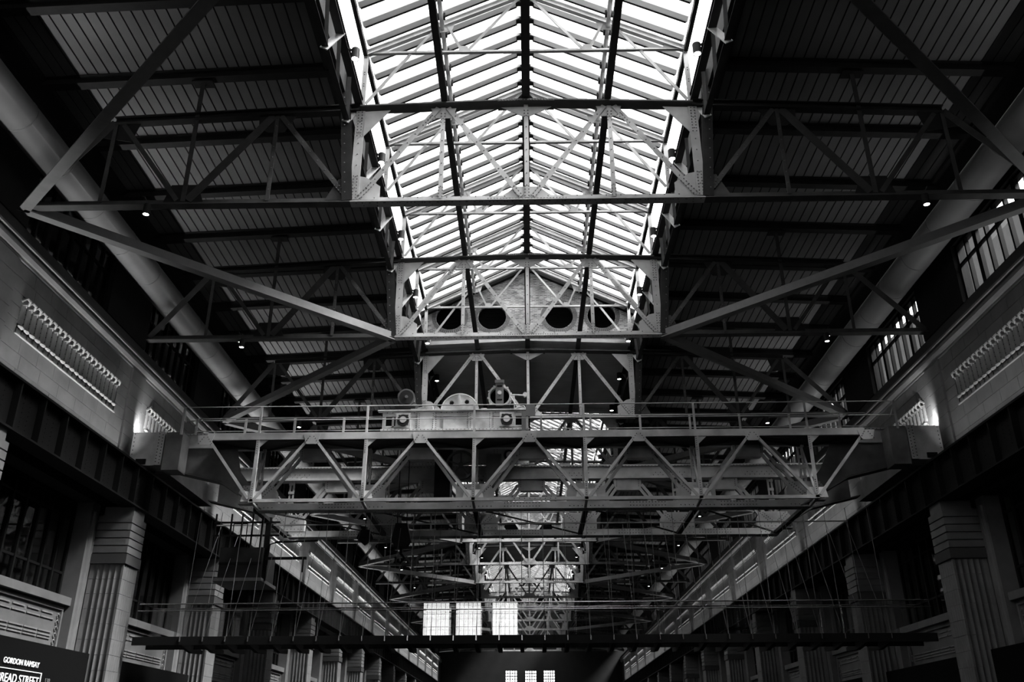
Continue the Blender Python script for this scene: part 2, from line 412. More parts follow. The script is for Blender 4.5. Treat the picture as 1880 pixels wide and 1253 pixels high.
def join_frame(x0, x1, y0, y1, z0, z1, t):
    """one-piece rectangular frame in the y-z plane."""
    V = []
    for x in (x0, x1):
        V += [(x, y0, z0), (x, y1, z0), (x, y1, z1), (x, y0, z1), (x, y0 + t, z0 + t), (x, y1 - t, z0 + t), (x, y1 - t, z1 - t), (x, y0 + t, z1 - t)]
    F = []
    for k in range(4):
        a, b = k, (k + 1) % 4
        F += [(a, b, b + 4, a + 4), (a + 8, b + 8, b + 12, a + 12), (a, b, b + 8, a + 8), (a + 4, b + 4, b + 12, a + 12)]
    return V, F
def frame_xz(x0, x1, y0, y1, z0, z1, t):
    g = join_frame(y0, y1, x0, x1, z0, z1, t); return [(b, a, c) for a, b, c in g[0]], g[1]
for s in (-1, 1):
    nm = 'left' if s < 0 else 'right'
    U = bay_unit(s)
    for k, R in enumerate(U):
        for n in range(0, 14):
            if n == 1: continue
            if n == 0 : continue
            if k == 0:
                WN[0] += 1; c = copy_tree(R, (0, S * (n - 1), 0)); c.name = f'window_{WN[0]}'
            else:
                b = ('pale stone spandrel under the window' if k == 1 else 'black shop fascia box below the spandrel')
                copy_tree(R, (0, S * (n - 1), 0), f'{ORD[n]} {b}, {nm} wall counting from the camera')

# ---- crane runway girders
def runway(s):
    nm = 'left' if s < 0 else 'right'; o = off(s); X = lambda a: s * (a + o)
    G = root('runway_girder', (X(15.6), 75, 8.62), f'dark riveted crane runway girder along the {nm} wall', 'girder')
    obj('web', box(X(15.50), X(15.54), -6, YEND, 8.66, 10.12), 'black', G)
    obj('top_flange', box(X(15.22), X(16.4), -6, YEND, 10.12, 10.20), 'black', G)
    obj('bottom_flange', box(X(15.22), X(15.9), -6, YEND, 8.60, 8.66), 'black', G)
    obj('crane_rail', box(X(15.50), X(15.58), -6, YEND, 10.20, 10.32), 'black', G)
    st = box(X(15.27), X(15.50), 0, .07, 8.66, 10.12)
    for i in range(110):
        y = D1 - 8.3 + i * S / 7
        if y < YEND: obj('stiffener', move(st, (0, y, 0)), 'black', G)
    rv = []
    for i in range(24):
        y = D1 - 5.9 + i * S / 7
        for k in range(9): rv += [(X(15.5), y - .05 + .17, 8.8 + k * .15), (X(15.5), y + 1.35 - .12, 8.8 + k * .15)]
        for k in range(10): rv += [(X(15.27), y + k * .14, 8.63)]
    obj('rivets', rivets(rv, (-s, 0, 0), .024), 'black', G, kind='stuff')
    obj('rail_bracket', box(X(15.9), X(16.42), -6, YEND, 9.9, 10.12), 'black', G)
    return G
runway(-1); runway(1)

# ---- roof trusses
def build_truss(n=1):
    Y = T(n); R = root('roof_truss', (0, Y, 16.0), f'{ORD[n]} riveted grey steel roof truss from the camera, spanning wall to wall', 'truss', 'riveted roof trusses across the hall')
    P = lambda x, z: (x, Y, z)
    xl, xr = -16.3, 16.85
    obj('lower_chord', beam(P(-A - .1, 15.94), P(A + .1, 15.94), Tprof(.34, .24, .035, .05)), 'steel', R)
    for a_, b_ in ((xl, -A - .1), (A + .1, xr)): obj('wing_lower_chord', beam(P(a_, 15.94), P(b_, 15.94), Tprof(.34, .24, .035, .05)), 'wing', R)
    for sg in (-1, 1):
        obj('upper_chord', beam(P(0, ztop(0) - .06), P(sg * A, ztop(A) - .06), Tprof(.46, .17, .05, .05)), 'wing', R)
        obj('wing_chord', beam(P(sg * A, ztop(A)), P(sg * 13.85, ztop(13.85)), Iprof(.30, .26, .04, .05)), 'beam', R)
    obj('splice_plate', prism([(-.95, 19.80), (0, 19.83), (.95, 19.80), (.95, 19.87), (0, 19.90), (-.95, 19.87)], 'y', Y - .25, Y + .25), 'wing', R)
    rv = []
    def mem(nm, a, b, wd, mt='steel', riv=True, prof=None):
        a, b = Vector(P(*a)), Vector(P(*b)); d = (b - a).normalized(); s_ = Vector((0, 1, 0)).cross(d)
        pr = prof or [(-wd / 2, -.06), (wd / 2, -.06), (wd / 2, -.04), (.014, -.04), (.014, .07), (-.014, .07), (-.014, -.04), (-wd / 2, -.04)]
        obj(nm, beam(tuple(a), tuple(b), pr, up=(0, 1, 0)), mt, R)
        if riv:
            L = (b - a).length; k = int(L / .42)
            for i in range(1, k): rv.append(tuple(a + d * (L * i / k) + Vector((0, -.06, 0))))
    def cluster(x, z, dx, dz, k):
        m_ = sqrt(dx * dx + dz * dz)
        for i in range(k):
            for e in (-.06, .06):
                rv.append((x + dx / m_ * (i * .12) - dz / m_ * e, Y - .075, z + dz / m_ * (i * .12) + dx / m_ * e))
    zt = lambda x: ztop(x) - .14
    mem('post', (0, 16.1), (0, zt(0)), .15)
    for sg in (-1, 1):
        mem('post', (sg * 2.785, 16.1), (sg * 2.785, zt(2.785)), .15)
        mem('lantern_post', (sg * A, 16.1), (sg * A, zt(A)), .30)
        mem('diagonal', (sg * (A - .15), 16.15), (sg * 2.95, zt(2.785)), .18)
        mem('diagonal', (sg * 2.62, zt(2.785)), (sg * .18, 16.15), .17)
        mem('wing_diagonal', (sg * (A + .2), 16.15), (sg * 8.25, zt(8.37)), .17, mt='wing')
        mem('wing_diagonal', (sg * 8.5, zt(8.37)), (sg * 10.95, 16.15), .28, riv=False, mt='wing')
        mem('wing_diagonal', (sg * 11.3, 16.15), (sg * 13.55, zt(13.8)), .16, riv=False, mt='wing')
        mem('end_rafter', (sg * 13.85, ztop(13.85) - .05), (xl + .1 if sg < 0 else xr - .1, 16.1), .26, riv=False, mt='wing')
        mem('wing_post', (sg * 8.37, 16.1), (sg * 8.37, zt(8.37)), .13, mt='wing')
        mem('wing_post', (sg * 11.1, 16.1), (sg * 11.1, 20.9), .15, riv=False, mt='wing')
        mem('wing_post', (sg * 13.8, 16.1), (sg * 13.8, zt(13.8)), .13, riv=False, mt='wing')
        obj('column_stub', beam(P(sg * 5.78, 16.05), P(sg * 6.2, 21.2), Iprof(.34, .2, .02, .02), up=(0, 1, 0)), 'dark', R)
        obj('hanger_plate', box(sg * 11.1 - .35, sg * 11.1 + .35, Y - .18, Y + .18, 20.9, 20.96), 'beam', R)
        # gusset plates
        obj('gusset_plate', prism([(sg * (A - .16), 19.58), (sg * (A - 1.0), 19.62), (sg * (A - .14), 18.55)], 'y', Y - .075, Y - .05), 'steel', R)
        obj('gusset_plate', prism([(sg * (A - .12), 16.1), (sg * (A - .12), 17.0), (sg * (A - .35), 16.95), (sg * (A - .82), 16.6), (sg * (A - .82), 16.1)], 'y', Y - .03, Y - .01), 'steel', R)
        obj('gusset_plate', prism([(sg * 2.35, zt(2.785)), (sg * 3.2, zt(2.785)), (sg * 3.05, 19.3), (sg * 2.5, 19.3)], 'y', Y - .03, Y - .005), 'steel', R)
        obj('gusset_plate', prism([(sg * 7.75, zt(8.37)), (sg * 9.0, zt(8.37)), (sg * 8.95, 18.95), (sg * 8.6, 18.8), (sg * 8.1, 18.8)], 'y', Y - .03, Y - .005), 'beam', R)
        obj('gusset_plate', prism([(sg * 10.45, 16.1), (sg * 11.75, 16.1), (sg * 11.55, 16.75), (sg * 10.7, 16.75)], 'y', Y - .03, Y - .005), 'beam', R)
        obj('gusset_plate', prism([(sg * 13.0, zt(13.2)), (sg * 14.2, zt(13.9)), (sg * 14.3, 18.7), (sg * 13.2, 18.5)], 'y', Y - .03, Y - .005), 'beam', R)
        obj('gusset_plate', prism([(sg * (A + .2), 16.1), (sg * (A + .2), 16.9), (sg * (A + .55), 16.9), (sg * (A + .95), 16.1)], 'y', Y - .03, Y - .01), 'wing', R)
        cluster(sg * A - .0, 16.15, 0, 1, 8); cluster(sg * A, 18.6, 0, 1, 9); cluster(sg * (A - .2), 16.2, -sg * 2.6, 3.4, 6)
        cluster(sg * 2.785, 16.15, 0, 1, 4); cluster(sg * 2.785, 19.1, 0, 1, 4); cluster(sg * (A + .25), 16.2, sg * 2.6, 3.3, 6)
        cluster(sg * .25, 16.2, sg * 2.4, 3.3, 4); cluster(sg * 3.1, 19.35, sg * 2.4, -3.3, 4)
        for k in range(7): rv.append((sg * (2.3 + .17 * k), Y - .06, 16.02))
    obj('gusset_plate', prism([(-.85, 19.72), (.85, 19.72), (.12, 19.33), (-.12, 19.33)], 'y', Y - .03, Y - .005), 'steel', R)
    obj('gusset_plate', prism([(-.85, 16.1), (.85, 16.1), (.38, 16.52), (-.38, 16.52)], 'y', Y - .03, Y - .005), 'steel', R)
    cluster(0, 16.15, 0, 1, 4); cluster(0, 19.3, 0, 1, 3)
    for k in range(26): rv.append((-1.25 + k * .1, Y - .06, 16.06))
    for k in range(20): rv.append((-.9 + k * .095, Y - .25, 19.85))
    for k in range(46): rv.append((-A + .3 + k * .24, Y - .1, 15.925))
    for k in range(24):
        for e in (-.11, .11): rv.append((-A + .2 + k * .465, Y - .06, 16.14)) if e > 0 else None
    for sg in (-1, 1):
        for k in range(11): rv.append((sg * (5.86 + .029 * k) , Y - .18, 16.3 + k * .38))
    obj('rivets', rivets(rv), 'neck', R, kind='stuff')
    obj('flange_rivets', rivets([(-A + .1 + k * .22, Y + .08 * (1 if k % 2 else -1), 15.94) for k in range(51)], (0, 0, -1)), 'neck', R, kind='stuff')
    return R
truss1 = build_truss(1)
for n in range(2, NT + 1):
    c = copy_tree(truss1, (0, S * (n - 1), 0), f'{ORD[n]} riveted grey steel roof truss from the camera, spanning wall to wall')

# ---- light frames under the glass, one each half bay
def build_frame(t):
    Y = T(t); R = root('skylight_truss', (0, Y, 19.9), None, 'truss', 'light steel trusses under the roof glass')
    P = lambda x, z: (x, Y, z)
    L_ = lambda wd, h=.06: [(-wd / 2, -h / 2), (wd / 2, -h / 2), (wd / 2, h / 2 - .02), (wd / 2 - .02, h / 2 - .02), (wd / 2 - .02, -h / 2 + .02), (-wd / 2, -h / 2 + .02)]
    obj('tie', beam(P(-5.5, 22.12), P(5.5, 22.12), Tprof(.12, .12, .02, .03)), 'steel', R)
    for sg in (-1, 1):
        obj('rafter', beam(P(sg * 5.55, 22.16), P(0, 24.86), Iprof(.16, .22, .03, .03)), 'steel', R)
        obj('leg', beam(P(sg * 5.55, 19.9), P(sg * 5.55, 22.3), Rprof(.16, .08), up=(0, 1, 0)), 'steel', R)
        obj('knee_brace', beam(P(sg * 5.45, 19.95), P(sg * 4.0, 22.1), L_(.11), up=(0, 1, 0)), 'steel', R)
        obj('strut', beam(P(sg * 3.92, 22.16), P(sg * 3.1, 23.3), L_(.09), up=(0, 1, 0)), 'steel', R)
        obj('strut', beam(P(sg * 2.75, 23.4), P(sg * 2.2, 22.16), L_(.09), up=(0, 1, 0)), 'steel', R)
        obj('strut', beam(P(sg * 2.05, 22.16), P(sg * .15, 24.7), L_(.10), up=(0, 1, 0)), 'steel', R)
        obj('gusset_plate', prism([(sg * 2.45, 23.62), (sg * 3.25, 23.25), (sg * 3.1, 23.05), (sg * 2.6, 23.1)], 'y', Y - .02, Y + .0), 'steel', R)
        obj('gusset_plate', prism([(sg * 1.95, 22.14), (sg * 2.35, 22.14), (sg * 2.28, 22.4), (sg * 2.02, 22.4)], 'y', Y - .05, Y - .03), 'steel', R)
        obj('gusset_plate', prism([(sg * 5.4, 22.1), (sg * 4.75, 22.2), (sg * 4.9, 22.42), (sg * 5.5, 22.18)], 'y', Y - .03, Y - .01), 'steel', R)
    rv = [(sg * (5.52 + e), Y - .04, 21.95 + .09 * k) for sg in (-1, 1) for e in (0, .07) for k in range(4)] + \
         [(sg * 5.55, Y - .04, z) for sg in (-1, 1) for z in (20.1, 20.2, 20.7, 20.8, 21.2, 21.3)]
    obj('rivets', rivets(rv, r=.022), 'dark', R, kind='stuff')
    return R
ts = [k / 2 for k in range(2, 31) if any(a <= k / 2 <= b for a, b in LANT) or k / 2 in (3.0, 8.0, 13.0)]
ts = [t - .02 if t in (3.0, 8.0, 13.0) else t for t in ts]
ts = [t - .06 if abs(t - 2.98) < .01 or abs(t - 7.98) < .01 or abs(t - 12.98) < .01 else t for t in ts]
f1 = build_frame(ts[0]); 
for i, t in enumerate(ts):
    lab = f'{ORD[i + 1]} light steel truss under the roof glass, counting from the camera'
    if i == 0: f1['label'] = lab
    else: copy_tree(f1, (0, T(t) - T(ts[0]), 0), lab)

# ---- lantern glazing
def glass_line(x): return 25.08 - (25.08 - 22.30) * abs(x) / 5.62
def lantern(i, a, b):
    ya, yb = T(a), T(b)
    names = ['nearest long glazed roof lantern over the middle of the hall', 'second glazed roof lantern, beyond the brick gable and crane', 'third glazed roof lantern, far down the hall', 'last short glazed roof lantern by the far end wall']
    R = root('skylight', (0, (ya + yb) / 2, 22.2), names[i], 'skylight')
    step = S / 12; k0 = math.ceil((ya - D1) / step - .01); k1 = math.floor((yb - D1) / step + .01)
    bl, br_ = [], []
    for sg in (-1, 1):
        g = beam((sg * 5.46, 0, glass_line(5.46) - .13), (sg * .22, 0, glass_line(.22) - .13), [(-.14, -.06), (.14, -.06), (.14, .09), (-.14, .09)])
        cap = beam((sg * 5.40, .13, glass_line(5.40) - .21), (sg * .3, .13, glass_line(.3) - .21), Rprof(.05, .05))
        pn = beam((sg * 6.16, 0, glass_line(6.16)), (sg * .05, 0, glass_line(.05)), Rprof(step - .02, .012))
        first = None; fp = None
        for k in range(k0, k1 + 1):
            y = D1 + (k + .45) * step
            if first is None:
                first = obj('glazing_bar', move(g, (0, y, 0)), 'bar', R); yf = y
                fc = obj('bar_cap', move(cap, (0, y, 0)), 'dark', first)
                fp = obj('pane', move(pn, (0, y + step / 2, 0)), 'roofglass', R)
            elif y < yb:
                for src, par in ((first, R), (fp, R)):
                    c = src.copy(); COL.objects.link(c); c.location = src.location + Vector((0, y - yf, 0)); c.parent = R
                    if src is first:
                        d = fc.copy(); COL.objects.link(d); d.parent = c
        # eaves gutter and white upstand
        obj('eaves_beam', box(sg * 5.50, sg * 5.64, ya - .4, yb, 22.02, 22.22), 'dark', R)
        obj('upstand', box(sg * 6.16, sg * 6.24, ya - .4, yb, 20.42, 22.06), 'beam', R)
        obj('purlin', beam((sg * 2.92, ya, glass_line(2.92) - .36), (sg * 2.92, yb, glass_line(2.92) - .36), Iprof(.14, .2, .02, .02)), 'bar', R)
        obj('clips', join([box(sg * 2.92 - .13, sg * 2.92 + .13, y - .1, y + .1, glass_line(2.92) - .36, glass_line(2.92) - .2) for y in [D1 + (k + .45) * step for k in range(k0, k1 + 1)]]), 'black', R, kind='stuff')
        obj('clips', join([box(sg * .16, sg * .34, y - .1, y + .1, 24.72, 24.9) for y in [D1 + (k + .45) * step for k in range(k0, k1 + 1)]]), 'black', R, kind='stuff')
    obj('ridge_beam', beam((0, ya, 24.86), (0, yb, 24.86), Iprof(.32, .2, .03, .03)), 'dark', R)
    return R
for i, (a, b) in enumerate(LANT): lantern(i, a, b)

# ---- long ties at the level of the truss tops, and the lattice girders beside the lantern
for x, nm in ((-2.74, 'left'), (0, 'middle'), (2.74, 'right')):
    g = beam((x, T(-.6), ztop(x) + .12), (x, T(15.5), ztop(x) + .12), Iprof(.22 if x else .26, .2, .025, .02))
    tag(obj('tie_beam', g, 'dark'), f'{nm} one of three long dark beams tying the truss tops together', 'beam')
for s in (-1, 1):
    nm = 'left' if s < 0 else 'right'
    G = root('lattice_girder', (s * 5.9, 75, 19.2), f'lattice girder running along the {nm} side of the lantern', 'girder')
    up = lambda y: (s * 5.66, y, 20.02); lo = lambda y: (s * 6.02, y, 19.22)
    ya, yb = T(-.6), T(15.5)
    obj('upper_chord', beam(up(ya), up(yb), Iprof(.26, .26, .03, .03)), 'dark', G)
    obj('lower_chord', beam(lo(ya), lo(yb), Tprof(.2, .12, .02, .02)), 'dark', G)
    st = S / 3
    for k in range(-3, 44):
        y = D1 + k * st
        if y < ya + st or y > yb - st: continue
        obj('bracket', beam((s * 5.62, y + .12, 19.98), (s * 6.06, y - .12, 19.14), Rprof(.26, .03), up=(0, -1, .1)), 'white' if False else 'pale', G)
        obj('lattice_bar', beam(up(y), lo(y + st * .5), Tprof(.12, .08, .015, .015)), 'steel', G)
        obj('lattice_bar', beam(up(y + st * .5), lo(y + st), Tprof(.12, .08, .015, .015)), 'steel', G)
    rv = []
# ---- side ceilings: boards, beams, deck above
def zb(x): return 21.62 - .045 * (abs(x) - 6.9) / 1.0
for s in (-1, 1):
    nm = 'left' if s < 0 else 'right'
    R = root('ceiling', (s * 11.7, 75, 21.5), kind='structure')
    xa, xe, K = 6.92, 16.6, 26; wd = (xe - xa) / K
    segs = [(-.8, 2), (2, 5), (5, 8), (8, 12), (12, 15.56)]
    for (a, b) in segs:
        for i in range(K):
            x = xa + (i + .5) * wd; g = box(s * (x - wd / 2 + .022), s * (x + wd / 2 - .022), T(a), T(b) - .01, zb(x), zb(x) + .04)
            obj('board', g, 'board', R)
    obj('board_backing', prism([(s * 6.24, 21.70), (s * 16.6, zb(16.6) + .045), (s * 18.2, 21.2), (s * 18.2, 22.3), (s * 6.24, 22.0)], 'y', T(-.8), YEND), 'black', R)
    obj('edge_beam', box(s * 6.25, s * 6.9, T(-.8), YEND, 21.28, 21.66), 'beam', R)
    obj('soffit_strip', box(s * 16.6, s * 18.1, T(-.8), YEND, 21.05, 21.2), 'deck', R)
    ib = beam((s * 6.3, 0, zb(6.3) - .20), (s * 16.7, 0, zb(16.7) - .20), Iprof(.34, .36, .03, .05))
    for k in range(-4, 46):
        y = D1 + k * S / 3 - .05
        if y < YEND: obj('roof_beam', move(ib, (0, y, 0)), 'beam', R)
# ---- boarded ceilings between the lanterns
for (a, b) in SOLID:
    R = root('ceiling', (0, (T(a) + T(b)) / 2, 20.4), kind='structure')
    ya, yb = T(a) + .50, T(b) + .1; st = .3; K = int((yb - ya) / st)
    for s in (-1, 1):
        gs = []
        for i in range(K):
            y = ya + i * st
            gs.append(beam((s * .0, y + st / 2, 20.42), (s * 5.95, y + st / 2, 20.22), Rprof(st - .02, .03)))
        obj('ceiling_boards', join(gs), 'soffit', R, kind='stuff')
        obj('ceiling_deck', prism([(0, 20.45), (s * 6.3, 20.25), (s * 6.3, 22.3), (0, 22.3)], 'y', ya, yb), 'soffit', R)
        obj('soffit_edge', box(s * 5.7, s * 6.3, ya, yb, 19.3, 20.3), 'dark', R)

# ---- brick gables with round louvred openings
def gable(n, front):
    a = SOLID[n][0] if front else SOLID[n][1]
    Y = T(a) + (.05 if front else .12)
    labs = ['nearest brick gable wall with four round louvres closing the first lantern', 'plain brick gable closing the second lantern at its near end', 'second brick gable with round louvres, far beyond the crane', 'plain brick gable at the near end of the third lantern', 'third brick gable with round louvres, farthest down the hall', 'plain brick gable at the near end of the last lantern']
    R = root('brick_gable', (0, Y, 20.0), labs[2 * n + (0 if front else 1)], 'gable')
    d0, d1 = Y, Y + .3
    cs = [-4.28, -1.95, 1.75, 4.10] if front else []
    # wall outline built as strips between circle columns, with round openings
    zb0 = 20.75; N = 24; r = .80; zc = 21.8
    V, F = [], []
    top = lambda x: min(24.72 - abs(x) * .486, 99)
    def quad(pts, y0=d0, y1=d1):
        k = len(V); m_ = len(pts); V.extend([(x, y0, z) for x, z in pts]); V.extend([(x, y1, z) for x, z in pts])
        F.append(tuple(range(k, k + m_))); F.append(tuple(range(k + 2 * m_ - 1, k + m_ - 1, -1)))
    xs = sorted([-5.9, 5.9, 0] + [c + e * (r + .0) for c in cs for e in (-1, 1)])
    for i in range(len(xs) - 1):
        x0, x1 = xs[i], xs[i + 1]; cx = [c for c in cs if abs((x0 + x1) / 2 - c) < .1]
        if not cx: quad([(x0, zb0), (x1, zb0), (x1, top(x1)), (x0, top(x0))])
        else:
            c = cx[0]
            for k in range(N // 2):
                t0, t1 = pi - pi * k / (N / 2), pi - pi * (k + 1) / (N / 2)
                xa_, xb_ = c + r * cos(t0), c + r * cos(t1); za, zb_ = r * sin(t0), r * sin(t1)
                quad([(xa_, zb0), (xb_, zb0), (xb_, zc - zb_), (xa_, zc - za)]); 
                if top(xb_) > zc + zb_ or top(xa_) > zc + za: quad([(xa_, zc + za), (xb_, zc + zb_), (xb_, max(top(xb_), zc + zb_)), (xa_, max(top(xa_), zc + za))])
    wallo = obj('brick_wall', (V, F), 'brick', R, kind='stuff')
    for c in cs:
        obj('reveal', ring((c, zc), r + .005, r - .02, d0 + .005, d1 + .05, 32), 'brick', R)
        obj('louvre_back', ring((c, zc), r - .02, .01, d1 + .02, d1 + .06, 32), 'rubber', R)
        obj('louvre_blades', join([beam((c - sqrt(max(.01, r * r - z * z)) + .03, d0 + .2, zc + z), (c + sqrt(max(.01, r * r - z * z)) - .03, d0 + .2, zc + z), Rprof(.12, .012), up=(0, -.7, .7)) for z in [-.74 + .08 * k for k in range(19)]]), 'rubber', R, kind='stuff')
        vs = []
        for k in range(52):
            t = 2 * pi * (k + .5) / 52; t0, t1 = t - .052, t + .052
            if zc + (r + .22) * sin(t) > top(c + (r + .22) * cos(t)): continue
            vs.append(prism([(c + (r) * cos(t0), zc + r * sin(t0)), (c + (r) * cos(t1), zc + r * sin(t1)), (c + (r + .21) * cos(t1), zc + (r + .21) * sin(t1)), (c + (r + .21) * cos(t0), zc + (r + .21) * sin(t0))], 'y', d0 - .012, d0 + .02))
        obj('voussoirs', join(vs), 'stone', R, kind='stuff')
    for sg in (-1, 1):
        obj('coping', beam((sg * 5.9, d0 - .1, top(5.9) + .03), (0, d0 - .1, top(0) + .03), Rprof(.3, .26)), 'black', R)
    if front:
        obj('lintel_strip', box(-5.75, 5.75, d0 - .02, d0 + .32, 20.42, 20.78), 'white', R)
    else: obj('base_wall', box(-6.0, 6.0, d0, d1, 20.2, 20.8), 'brick', R)
    obj('base_beam', prism([(-5.6, 20.08), (0, 20.3), (5.6, 20.08), (5.6, 20.30), (0, 20.48), (-5.6, 20.30)], 'y', d0 - .05, d0 + .4), 'steel', R)
for n in range(3): gable(n, True); gable(n, False)

# ---- wind braces in the plane of the lower chords
for s in (-1, 1):
    nm = 'left' if s < 0 else 'right'; xw = 16.25 if s < 0 else 16.75
    for n in range(0, 15):
        wall_first = (n % 2 == 1)
        p = (s * (xw if wall_first else 5.75), T(n), 15.88); q = (s * (5.75 if wall_first else xw), T(n + 1), 15.88)
        o_ = obj('wind_brace', beam(p, q, [(-.17, -.05), (.17, -.05), (.17, 0), (.02, 0), (.02, .36), (-.02, .36), (-.02, 0), (-.17, 0)]), 'brace')
        tag(o_, f'{ORD[n + 1]} slanting steel wind brace from the camera under the {nm} side ceiling', 'brace', f'wind braces under the {nm} ceiling')

# ---- big round air ducts
for s in (-1, 1):
    nm = 'left' if s < 0 else 'right'; xc = s * (16.15 + (.15 if s > 0 else 0)); zc = 18.42 if s < 0 else 18.72
    D_ = root('air_duct', (xc, 75, zc), f'big round ventilation duct running high along the {nm} wall', 'duct')
    obj('duct_pipe', tube([(xc, T(-.8), zc), (xc, YEND - 1, zc)], .62, 32), 'duct', D_, smooth=True)
    sm = tube([(xc, 0, zc), (xc, .05, zc)], .632, 32)
    for k in range(60):
        y = 12.3 + k * 2.6
        if y < YEND - 2: obj('seam_ring', move(sm, (0, y, 0)), 'duct', D_, smooth=False)

# ---- clerestory windows
for s in (-1, 1):
    o = off(s); X = lambda a: s * (a + o); y0 = T(1) + 1.95; y1 = T(2) - 1.95
    W = window_root((X(17.5), (y0 + y1) / 2, 16.4))
    obj('frame', join_frame(X(17.44), X(17.56), y0, y1, 16.4, 19.0, .1), 'black', W)
    K = 8; wd = (y1 - y0) / K
    for i in range(1, K):
        t = .13 if i in (2, 6) else .055
        obj('mullion', box(X(17.42), X(17.58), y0 + i * wd - t, y0 + i * wd + t, 16.4, 19.0), 'black', W)
    obj('transom', box(X(17.44), X(17.56), y0, y1, 18.02, 18.12), 'black', W)
    for i in range(K): obj('pane', box(X(17.49), X(17.51), y0 + i * wd, y0 + (i + 1) * wd, 16.4, 19.0), 'glass', W)
    for n in range(-2, 15):
        if n == 1: continue
        WN[0] += 1; c = copy_tree(W, (0, S * (n - 1), 0)); c.name = f'window_{WN[0]}'

# ---- end wall and back wall
def cross_wall(y0, y1, wins, name, grid, z1=22.4, zbot=5.0):
    R = root('wall_' + name, (0, y0, -1.7), kind='structure')
    xs = [-18.2] + [v for wn_ in wins for v in (wn_[0], wn_[1])] + [18.6]
    for i in range(0, len(xs) - 1, 2): obj('wall_pier', box(xs[i], xs[i + 1], y0, y1, -1.7, z1), 'lowwall', R)
    for (a, b, zt_) in wins:
        obj('wall_head', box(a, b, y0, y1, zt_, z1), 'lowwall', R); obj('wall_base', box(a, b, y0, y1, -1.7, zbot), 'lowwall', R)
        W = window_root(((a + b) / 2, (y0 + y1) / 2, zbot)); ym = (y0 + y1) / 2
        obj('frame', frame_xz(a, b, ym - .05, ym + .05, zbot, zt_, .08), 'black', W)
        nx, nz_, bt = grid
        for i in range(1, nx): obj('glazing_bar', box(a + (b - a) * i / nx - bt, a + (b - a) * i / nx + bt, ym - .03, ym + .03, zbot, zt_), 'black', W)
        for i in range(1, nz_): obj('glazing_bar', box(a, b, ym - .035, ym + .035, zbot + (zt_ - zbot) * i / nz_ - bt, zbot + (zt_ - zbot) * i / nz_ + bt), 'black', W)
        obj('pane', box(a, b, ym - .008, ym + .008, zbot, zt_), 'glass', W)
    return R
cross_wall(YEND, YEND + .6, [(-4.55, -2.35, 13.15), (-.95, 1.2, 13.1), (2.45, 4.55, 13.15)], 'far_end', (5, 16, .07))
bwl = cross_wall(YBACK - .6, YBACK, [(-11.0, -8.2, 15.2), (-7.65, -4.95, 15.2), (-3.9, -1.2, 15.2)], 'back', (6, 8, .022), z1=27)
obj('ceiling_back_deck', box(-18.3, 18.7, YBACK - .6, T(-.8) + .02, 22.2, 22.5), 'black', WL, kind='structure')
g = obj('closing_wall', prism([(-6.2, 22.3), (0, 25.2), (6.2, 22.3)], 'y', T(-.6) - .3, T(-.6)), 'brick', bwl)
g = obj('closing_wall', prism([(-6.2, 22.3), (0, 25.2), (6.2, 22.3)], 'y', YEND, YEND + .3), 'brick', bwl)

# ---- outside: building behind the right clerestory, black block added behind the left
B = root('neighbour_building', (31, 75, -1.7), 'pale neighbouring building with a dark roof band seen through the right clerestory', 'building')
obj('facade', box(27.5, 36, -10, 220, -1.7, 27.3), 'facade', B)
for k in range(20): obj('roof_bay', box(27.6, 36, -10 + k * 11.4, -10 + k * 11.4 + 6.6, 27.3, 28.3 + (k % 3) * .7), 'facade', B)
obj('string_course', box(27.3, 27.5, -10, 220, 24.6, 25.4), 'wall', B)
B = root('dark_block', (-21.5, 75, -1.7), 'black block added close behind the left clerestory to keep its windows dark', 'building')
obj('facade', box(-26, -18.4, -10, 220, -1.7, 30), 'rubber', B)  # block added close and black so the left windows stay dark
obj('block_top', box(-26, -18.8, -10, 220, 30, 30.4), 'dark', B)

# ------------------------------------------------------------------ the travelling crane
CY = 34.2
CR = root('overhead_crane', (0, 38, 10.3), 'old riveted grey overhead travelling crane bridging the hall', 'crane')
# front walkway truss with railing
WT = obj('walkway_truss', beam((-12.9, CY, 11.30), (13.3, CY, 11.30), [(-.02, 0), (.06, 0), (.06, .28), (.04, .28), (.04, .02), (-.02, .02)]), 'steel2', CR)
obj('lower_chord', beam((-10.95, CY, 8.76), (11.15, CY, 8.76), [(-.05, 0), (.05, 0), (.05, .13), (.03, .13), (.03, .02), (-.05, .02)]), 'steel2', WT)
nb = [-10.85, -6.52, -2.2, 2.2, 6.62, 11.08]; nt = [-12.95, -8.68, -4.33, .01, 4.35, 8.85, 13.35]
Lp = [(-.055, -.05), (.055, -.05), (.055, -.03), (-.035, -.03), (-.035, .05), (-.055, .05)]
rv = []
for x in nb:
    obj('post', beam((x, CY, 8.78), (x + .02, CY, 11.36), [(-.07, -.05), (.07, -.05), (.07, -.03), (-.04, -.03), (-.04, .05), (-.07, .05)], up=(0, 1, 0)), 'steel2', WT)
    obj('gusset_plate', prism([(x - .42, 8.8), (x + .42, 8.8), (x + .34, 9.2), (x - .34, 9.2)], 'y', CY - .02, CY), 'pale', WT)
    obj('corner_plate', prism([(x + .05, 11.32), (x + .45, 11.32), (x + .05, 10.95)], 'y', CY - .03, CY - .01), 'steel2', WT)
    obj('outrigger', beam((x, CY, 8.8), (x, 35.4, 8.72), Rprof(.1, .08)), 'steel2', WT)
    obj('sway_strut', beam((x, CY + .05, 8.9), (x, 35.3, 11.1), Rprof(.07, .07)), 'steel2', WT)
    for k in range(7): rv.append((x, CY - .05, 8.95 + k * .09)); rv.append((x, CY - .05, 10.75 + k * .09))
